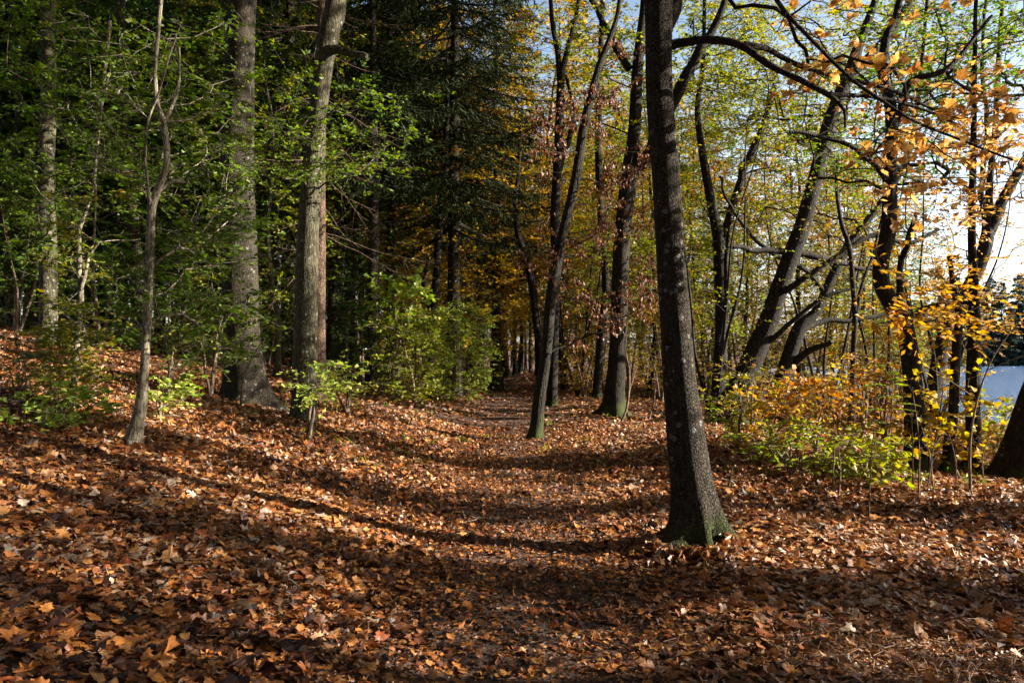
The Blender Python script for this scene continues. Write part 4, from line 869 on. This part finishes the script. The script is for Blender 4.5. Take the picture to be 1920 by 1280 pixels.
# ------------------------------------------------------------------ bushes and saplings seen one by one
def shrub(name, label, px, py, cat='bush', n=60, box=(-100, -150, 100, -10), leaf='lf_green', tpl='oval', size=.07, stems=3, seed=0, twigs=3, per=7, tl=.3, group=None, bark='twig', dr=.5, w=8, hgt=None, style='flat', depth=None, tip=.0035):
    rng = np.random.RandomState(seed + 900); D = depth or solve_depth(px, py); base = P(px, py, D); base[2] = hh(base[0], base[1]); gt = Geo(); gl = Geo(); tr = []
    H = -box[1] / F * D * .85
    for s_ in range(stems):
        tx = base[0] + rng.uniform(box[0], box[2]) * .4 / F * D * (stems > 1); ty = base[1] + rng.uniform(-dr, dr) * .5 * (stems > 1)
        k = 6; t = np.linspace(0, 1, k); p = np.stack([base[0] + (tx - base[0]) * t ** 1.3, base[1] + (ty - base[1]) * t ** 1.3, base[2] - .05 + H * rng.uniform(.75, 1) * t], -1) + rng.normal(0, .025, (k, 3)) * t[:, None]
        r = w / 2 / F * D * (1 - .75 * t); c = catmull(np.column_stack([p, r]), .1); tube(gt, c[:, :3], c[:, 3], 6); tr.append((c[:, :3], c[:, 3]))
    A = np.stack([base[0] + rng.uniform(box[0], box[2], n) / F * D, base[1] + rng.uniform(-dr, dr, n), base[2] + rng.uniform(-box[3], -box[1], n) / F * D], -1)
    e = ((A[:, 0] - base[0] - (box[0] + box[2]) / 2 / F * D) / ((box[2] - box[0]) / 2 / F * D)) ** 2 + ((A[:, 2] - base[2] + (box[1] + box[3]) / 2 / F * D) / ((box[3] - box[1]) / 2 / F * D)) ** 2
    A = A[e < 1.15]
    for p_, r_ in grow(tr, A, rng, zmin=base[2] + .02, step=.15, arch=.15, tip=tip, wander=.05): tube(gt, p_, r_, sides_for(r_[0]))
    cluster(gl, gt, A, rng, style=style, twigs=twigs, tl=tl, per=per, size=size, tpl=tpl, curl=.8)
    root = thing(name, label, cat, base, 0, group); part('stem', gt.mesh('stem', tint=False, origin=base), M[bark], root)
    if gl.n: part('foliage', gl.mesh('foliage', smooth=False, origin=base), M[leaf], root)
    return root

shrub('maple_bush', 'broad bright yellow green bush bulging over the path edge', 850, 752, box=(-65, -190, 75, -8), n=200, leaf='lf_pale', tpl='kite', size=.085, stems=5, seed=1, per=9, twigs=4, dr=.9, tl=.35)
shrub('maple_bush', 'mottled golden green bush left of the bright yellow green one', 780, 756, box=(-75, -185, 45, -12), n=150, leaf='lf_yellowgreen', tpl='kite', size=.085, stems=5, seed=2, per=9, twigs=4, dr=.9, tl=.35)
shrub('maple_sapling', 'young maple with pale green hand shaped leaves lit above the mottled golden green bush', 745, 745, cat='sapling', box=(-60, -235, 60, -150), n=36, leaf='lf_pale', tpl='maple_s', size=.13, stems=2, seed=3, per=5, twigs=3)
shrub('dark_bush', 'dark green bush beside the straight patchily lit trunk', 680, 728, box=(-60, -170, 60, -10), n=70, leaf='lf_darkgreen', tpl='kite', size=.085, stems=4, seed=4, per=9, twigs=4)
shrub('hornbeam_sapling', 'little sapling with pale yellow leaves in front of the sunlit greenish trunk', 580, 822, cat='sapling', box=(-25, -150, 85, -70), n=34, leaf='lf_pale', size=.075, stems=2, seed=5, per=6, tl=.22)
shrub('hornbeam_sapling', 'low spreading sapling with thinning yellow leaves right of the sunlit greenish trunk', 650, 775, cat='sapling', box=(-60, -90, 50, -8), n=34, leaf='lf_yellowgreen', size=.06, stems=4, seed=6, per=5, tl=.25)
shrub('beech_sapling', 'green leaved sapling reaching in front of the mighty spruce trunk', 395, 745, cat='sapling', box=(-70, -190, 90, -60), n=56, leaf='lf_green', size=.06, stems=3, seed=7, per=7, tl=.25)
shrub('beech_sapling', 'pale forked little sapling leaning between the twisting sapling and the mighty spruce', 315, 742, cat='sapling', box=(-10, -120, 60, -40), n=12, leaf='lf_yellowgreen', size=.08, stems=2, seed=8, per=4, tl=.2, bark='bark_sapling', w=9)
shrub('maple_sapling', 'bright green tuft of leaves at the foot of the pale Y forked sapling', 118, 800, cat='sapling', box=(-55, -80, 60, -6), n=40, leaf='lf_pale', size=.085, stems=4, seed=9, per=5, tl=.2)
shrub('maple_sapling', 'small bright green sprig right beside the twisting sapling', 300, 790, cat='sapling', box=(-30, -90, 40, -20), n=22, leaf='lf_pale', size=.08, stems=2, seed=10, per=6, tl=.2)
shrub('bramble_bush', 'thin straggly twigs with few leaves at the very edge of the bank', 35, 760, box=(-60, -150, 60, -10), n=26, leaf='lf_darkgreen', size=.06, stems=5, seed=11, per=3, tl=.25, w=4)
shrub('holly_bush', 'small dark green bush at the foot of the long leaning trunk', 1362, 776, box=(-45, -70, 40, -4), n=40, leaf='lf_darkgreen', size=.06, stems=4, seed=12, per=9, tl=.2)
shrub('maple_bush', 'yellow green bush behind the thin straight stem and the stout mossy oak', 1095, 745, box=(-50, -110, 60, -10), n=50, leaf='lf_gold', tpl='kite', size=.08, stems=3, seed=13, per=7)
# bright undergrowth on the lakeside
und = [(1385, 850, 'lf_yellowgreen', 'low yellow green undergrowth just right of the big maple trunk'), (1440, 845, 'lf_gold', 'golden undergrowth spray in front of the long leaning trunk'), (1485, 895, 'lf_yellowgreen', 'green sapling with spread sprays and a dark bent stem at the litter edge'),
       (1530, 850, 'lf_orange', 'orange undergrowth spray under the second leaning trunk'), (1575, 870, 'lf_mixed', 'mixed green and orange bush round the thin wavering stem'), (1628, 905, 'lf_yellowgreen', 'yellow green sapling left of the S bent trunk with leafless lower stem'),
       (1660, 870, 'lf_orange', 'glowing orange bush at the foot of the S bent trunk'), (1745, 885, 'lf_gold', 'golden bush between the S bent trunk and the slender dark stem'), (1790, 875, 'lf_orange', 'orange bush behind the upright trunk nearest the water'),
       (1865, 860, 'lf_yellowgreen', 'green bush between the upright lakeside trunk and the leaning black foot'), (1410, 800, 'lf_mixed', 'bronze bush behind the low undergrowth beside the leaning trunk'), (1500, 800, 'lf_mixed', 'bronze orange bush between the two leaning trunks'), (1620, 810, 'lf_gold', 'golden bush behind the wavering stem in the lakeside undergrowth')]
for i, (px, py, lf, lb) in enumerate(und):
    shrub('undergrowth_bush', lb, px, py, box=(-80, -(150 if px < 1640 else 215 if px < 1780 else 120) + (i % 3) * 25, 80, -20), n=(44 if px < 1640 else 60), leaf=lf, size=.078 if i % 2 else .08, tpl='oval' if i % 2 == 0 else 'maple_s', stems=4, seed=20 + i, per=5, twigs=3, tl=.34, dr=.6, group='undergrowth bushes by the lake', w=6)
# rowan-like sapling with compound leaves
def rowan(px, py, seed):
    rng = np.random.RandomState(seed); D = solve_depth(px, py); base = P(px, py, D); base[2] = hh(base[0], base[1]); gt = Geo(); gl = Geo()
    top = P(px + 20, 690, D); pts = catmull(np.array([[*base, .012], [*(base * .5 + top * .5 + [.03, 0, 0]), .009], [*top, .005]]), .08); tube(gt, pts[:, :3], pts[:, 3], 6)
    for k in range(11):
        j = rng.randint(len(pts) // 2, len(pts)); a = pts[j, :3]; an = rng.uniform(0, 6.28); L = rng.uniform(.28, .42); t = np.linspace(0, 1, 8)[:, None]
        d = np.array([cos(an), sin(an) * .6, .35]); q = a + d * L * t + np.array([0, 0, -.35]) * L * t ** 2; tube(gt, q, np.linspace(.003, .0015, 8), 3)
        tt = np.linspace(.3, 1, 7); c = np.stack([np.interp(tt, t[:, 0], q[:, m]) for m in range(3)], -1); s = norm(np.cross(d, [0, 0, 1.]))
        for sg in (-1, 1): leaves(gl, c + sg * s * .035, np.repeat([s * sg + d * .3 + np.array([0, 0, -.35])], 7, 0), np.repeat([[0, 0, 1.]], 7, 0) + rng.normal(0, .2, (7, 3)), .065, 'oval', rng, .4)
    root = thing('rowan_sapling', 'sapling with rows of paired green leaflets in front of the S bent trunk', 'sapling', base); part('stem', gt.mesh('stem', tint=False, origin=base), M['twig'], root); part('foliage', gl.mesh('foliage', smooth=False, origin=base), M['lf_green'], root)
rowan(1655, 900, 3)

# bare thin stems
def bare_stem(label, path, seed, group=None, w=5, mat='twig', depth=None, forks=3):
    rng = np.random.RandomState(seed + 500); D = depth or solve_depth(*path[0]); pts = np.array([P(x, y, D) for x, y in path]); base = pts[0].copy(); base[2] = hh(base[0], base[1]); pts[0] = base - [0, 0, .03]
    r = w / 2 / F * D; c = catmull(np.column_stack([pts, np.linspace(r, r * .3, len(pts))]), .06); gt = Geo(); tube(gt, c[:, :3], c[:, 3], 6)
    for k in range(forks):
        j = rng.randint(len(c) // 3, len(c)); a = c[j, :3]; d = norm(np.array([rng.normal(), rng.normal() * .5, rng.uniform(.3, 1.4)])); L = rng.uniform(.12, .4) * len(c) * .06; t = np.linspace(0, 1, 6)[:, None]
        q = a + d * L * t + rng.normal(0, .012, (6, 3)) * t; tube(gt, q, np.linspace(c[j, 3] * .6, .001, 6), 4)
    root = bpy.data.objects.new('bare_stem', gt.mesh('bare_stem', tint=False, origin=base)); COL.objects.link(root); root.location = base; root.data.materials.append(M[mat]); root['label'] = label; root['category'] = 'bare stem'
    if group: root['group'] = group
bare_stem('long pale crooked stem crossing before the lake water', [(1820, 925), (1818, 860), (1822, 800), (1838, 730), (1862, 670), (1895, 620)], 1, w=7)
gB = 'thin bare stems at the edge of the lakeside undergrowth'
for i, (x, y, h) in enumerate([(1712, 925, 170), (1722, 935, 210), (1738, 920, 120), (1752, 930, 140), (1793, 912, 100), (1845, 905, 90), (1560, 925, 110), (1572, 930, 90)]):
    bare_stem('thin upright leafless stem at the edge of the lakeside undergrowth', [(x, y), (x + rng.uniform(-6, 6), y - h * .5), (x + rng.uniform(-14, 16), y - h)], 10 + i, gB, w=4, forks=2)
bare_stem('single whitish shoot with a bright foot in the litter, standing out before the undergrowth', [(1629, 975), (1630, 930), (1634, 850), (1640, 800)], 30, w=4)
bare_stem('looping pale dead branch leaning at the foot of the stout mossy oak', [(1162, 795), (1176, 760), (1180, 700), (1172, 650), (1178, 620)], 31, w=5)
bare_stem('thin dark stick poking from the litter just right of the big maple trunk', [(1365, 918), (1369, 895), (1374, 872)], 32, w=5, forks=0, mat='bark_dark')
bare_stem('reddish thin stem with side shoots at the far edge of the bank', [(45, 800), (48, 740), (46, 680), (34, 610)], 33, w=4)
bare_stem('short bare forked shoot in front of the mighty spruce foot', [(452, 765), (454, 720), (468, 680), (490, 640)], 34, w=4)
bare_stem('dark thin bent stem at the foot of the sunlit greenish trunk', [(572, 830), (580, 800), (588, 765), (584, 735)], 35, w=6, mat='bark_dark')
bare_stem('pair of pale sticks rising left of the big maple trunk', [(1215, 790), (1226, 750), (1232, 700)], 36, w=4)
# fallen sticks
for i, (px, py, px2, py2, lb) in enumerate([(820, 1012, 862, 1006, 'short broken stick lying in the bright strip of leaves mid path'), (1525, 1150, 1560, 1165, 'pale curved stick on the bare mossy patch'), (560, 1110, 520, 1090, 'thin twig lying among the leaves on the bank side'), (1775, 952, 1800, 948, 'pale wood chip lying in sunlit leaves by the bare stems')]):
    D = solve_depth(px, py, 2); a = P(px, py, D); D2 = solve_depth(px2, py2, 2); b = P(px2, py2, D2); m = (a + b) / 2 + [0, 0, .02]; c = catmull(np.array([a + [0, 0, .03], m + [.01, .01, .02], b + [0, 0, .03]]), .02); gt = Geo(); tube(gt, c, np.linspace(.009, .004, len(c)), 6, cap=True)
    o = bpy.data.objects.new('fallen_stick', gt.mesh('fallen_stick', tint=False, origin=a)); COL.objects.link(o); o.location = a; o.data.materials.append(M['bark_sapling']); o['label'] = lb; o['category'] = 'stick'
rs = np.random.RandomState(77)
for i in range(9):
    y = rs.uniform(6, 13); x = rs.uniform(-.6, .6) * y; an = rs.uniform(0, 6.28); L = rs.uniform(.2, .5); k = 7; t = np.linspace(0, 1, k); q = np.stack([x + np.cos(an) * L * t, y + np.sin(an) * L * t], -1) + np.cumsum(rs.normal(0, .02, (k, 2)), 0)
    c = catmull(np.column_stack([q, height(q[:, 0], q[:, 1]) + .035 + .02 * np.sin(3 * t)]), .03); gt = Geo(); tube(gt, c, np.linspace(.010, .003, len(c)) * rs.uniform(.6, 1.2), 6, None, rs, .05, cap=True)
    b_ = c[len(c) // 2]; sticks(gt, b_[None], b_[None] + [[np.cos(an + .7) * .15, np.sin(an + .7) * .15, .05]], .003, .0015)
    o = bpy.data.objects.new('fallen_twig', gt.mesh('fallen_twig', tint=False, origin=c[0])); COL.objects.link(o); o.location = c[0]; o.data.materials.append(M['twig']); o['label'] = 'thin broken twig lying in the fallen leaves'; o['category'] = 'twig'; o['group'] = 'twigs lying in the leaves'
for o in list(COL.objects):
    if o.type == 'EMPTY' and not o['label']: bpy.data.objects.remove(o)
print('scene faces', sum(len(o.data.polygons) for o in bpy.data.objects if o.type == 'MESH'))
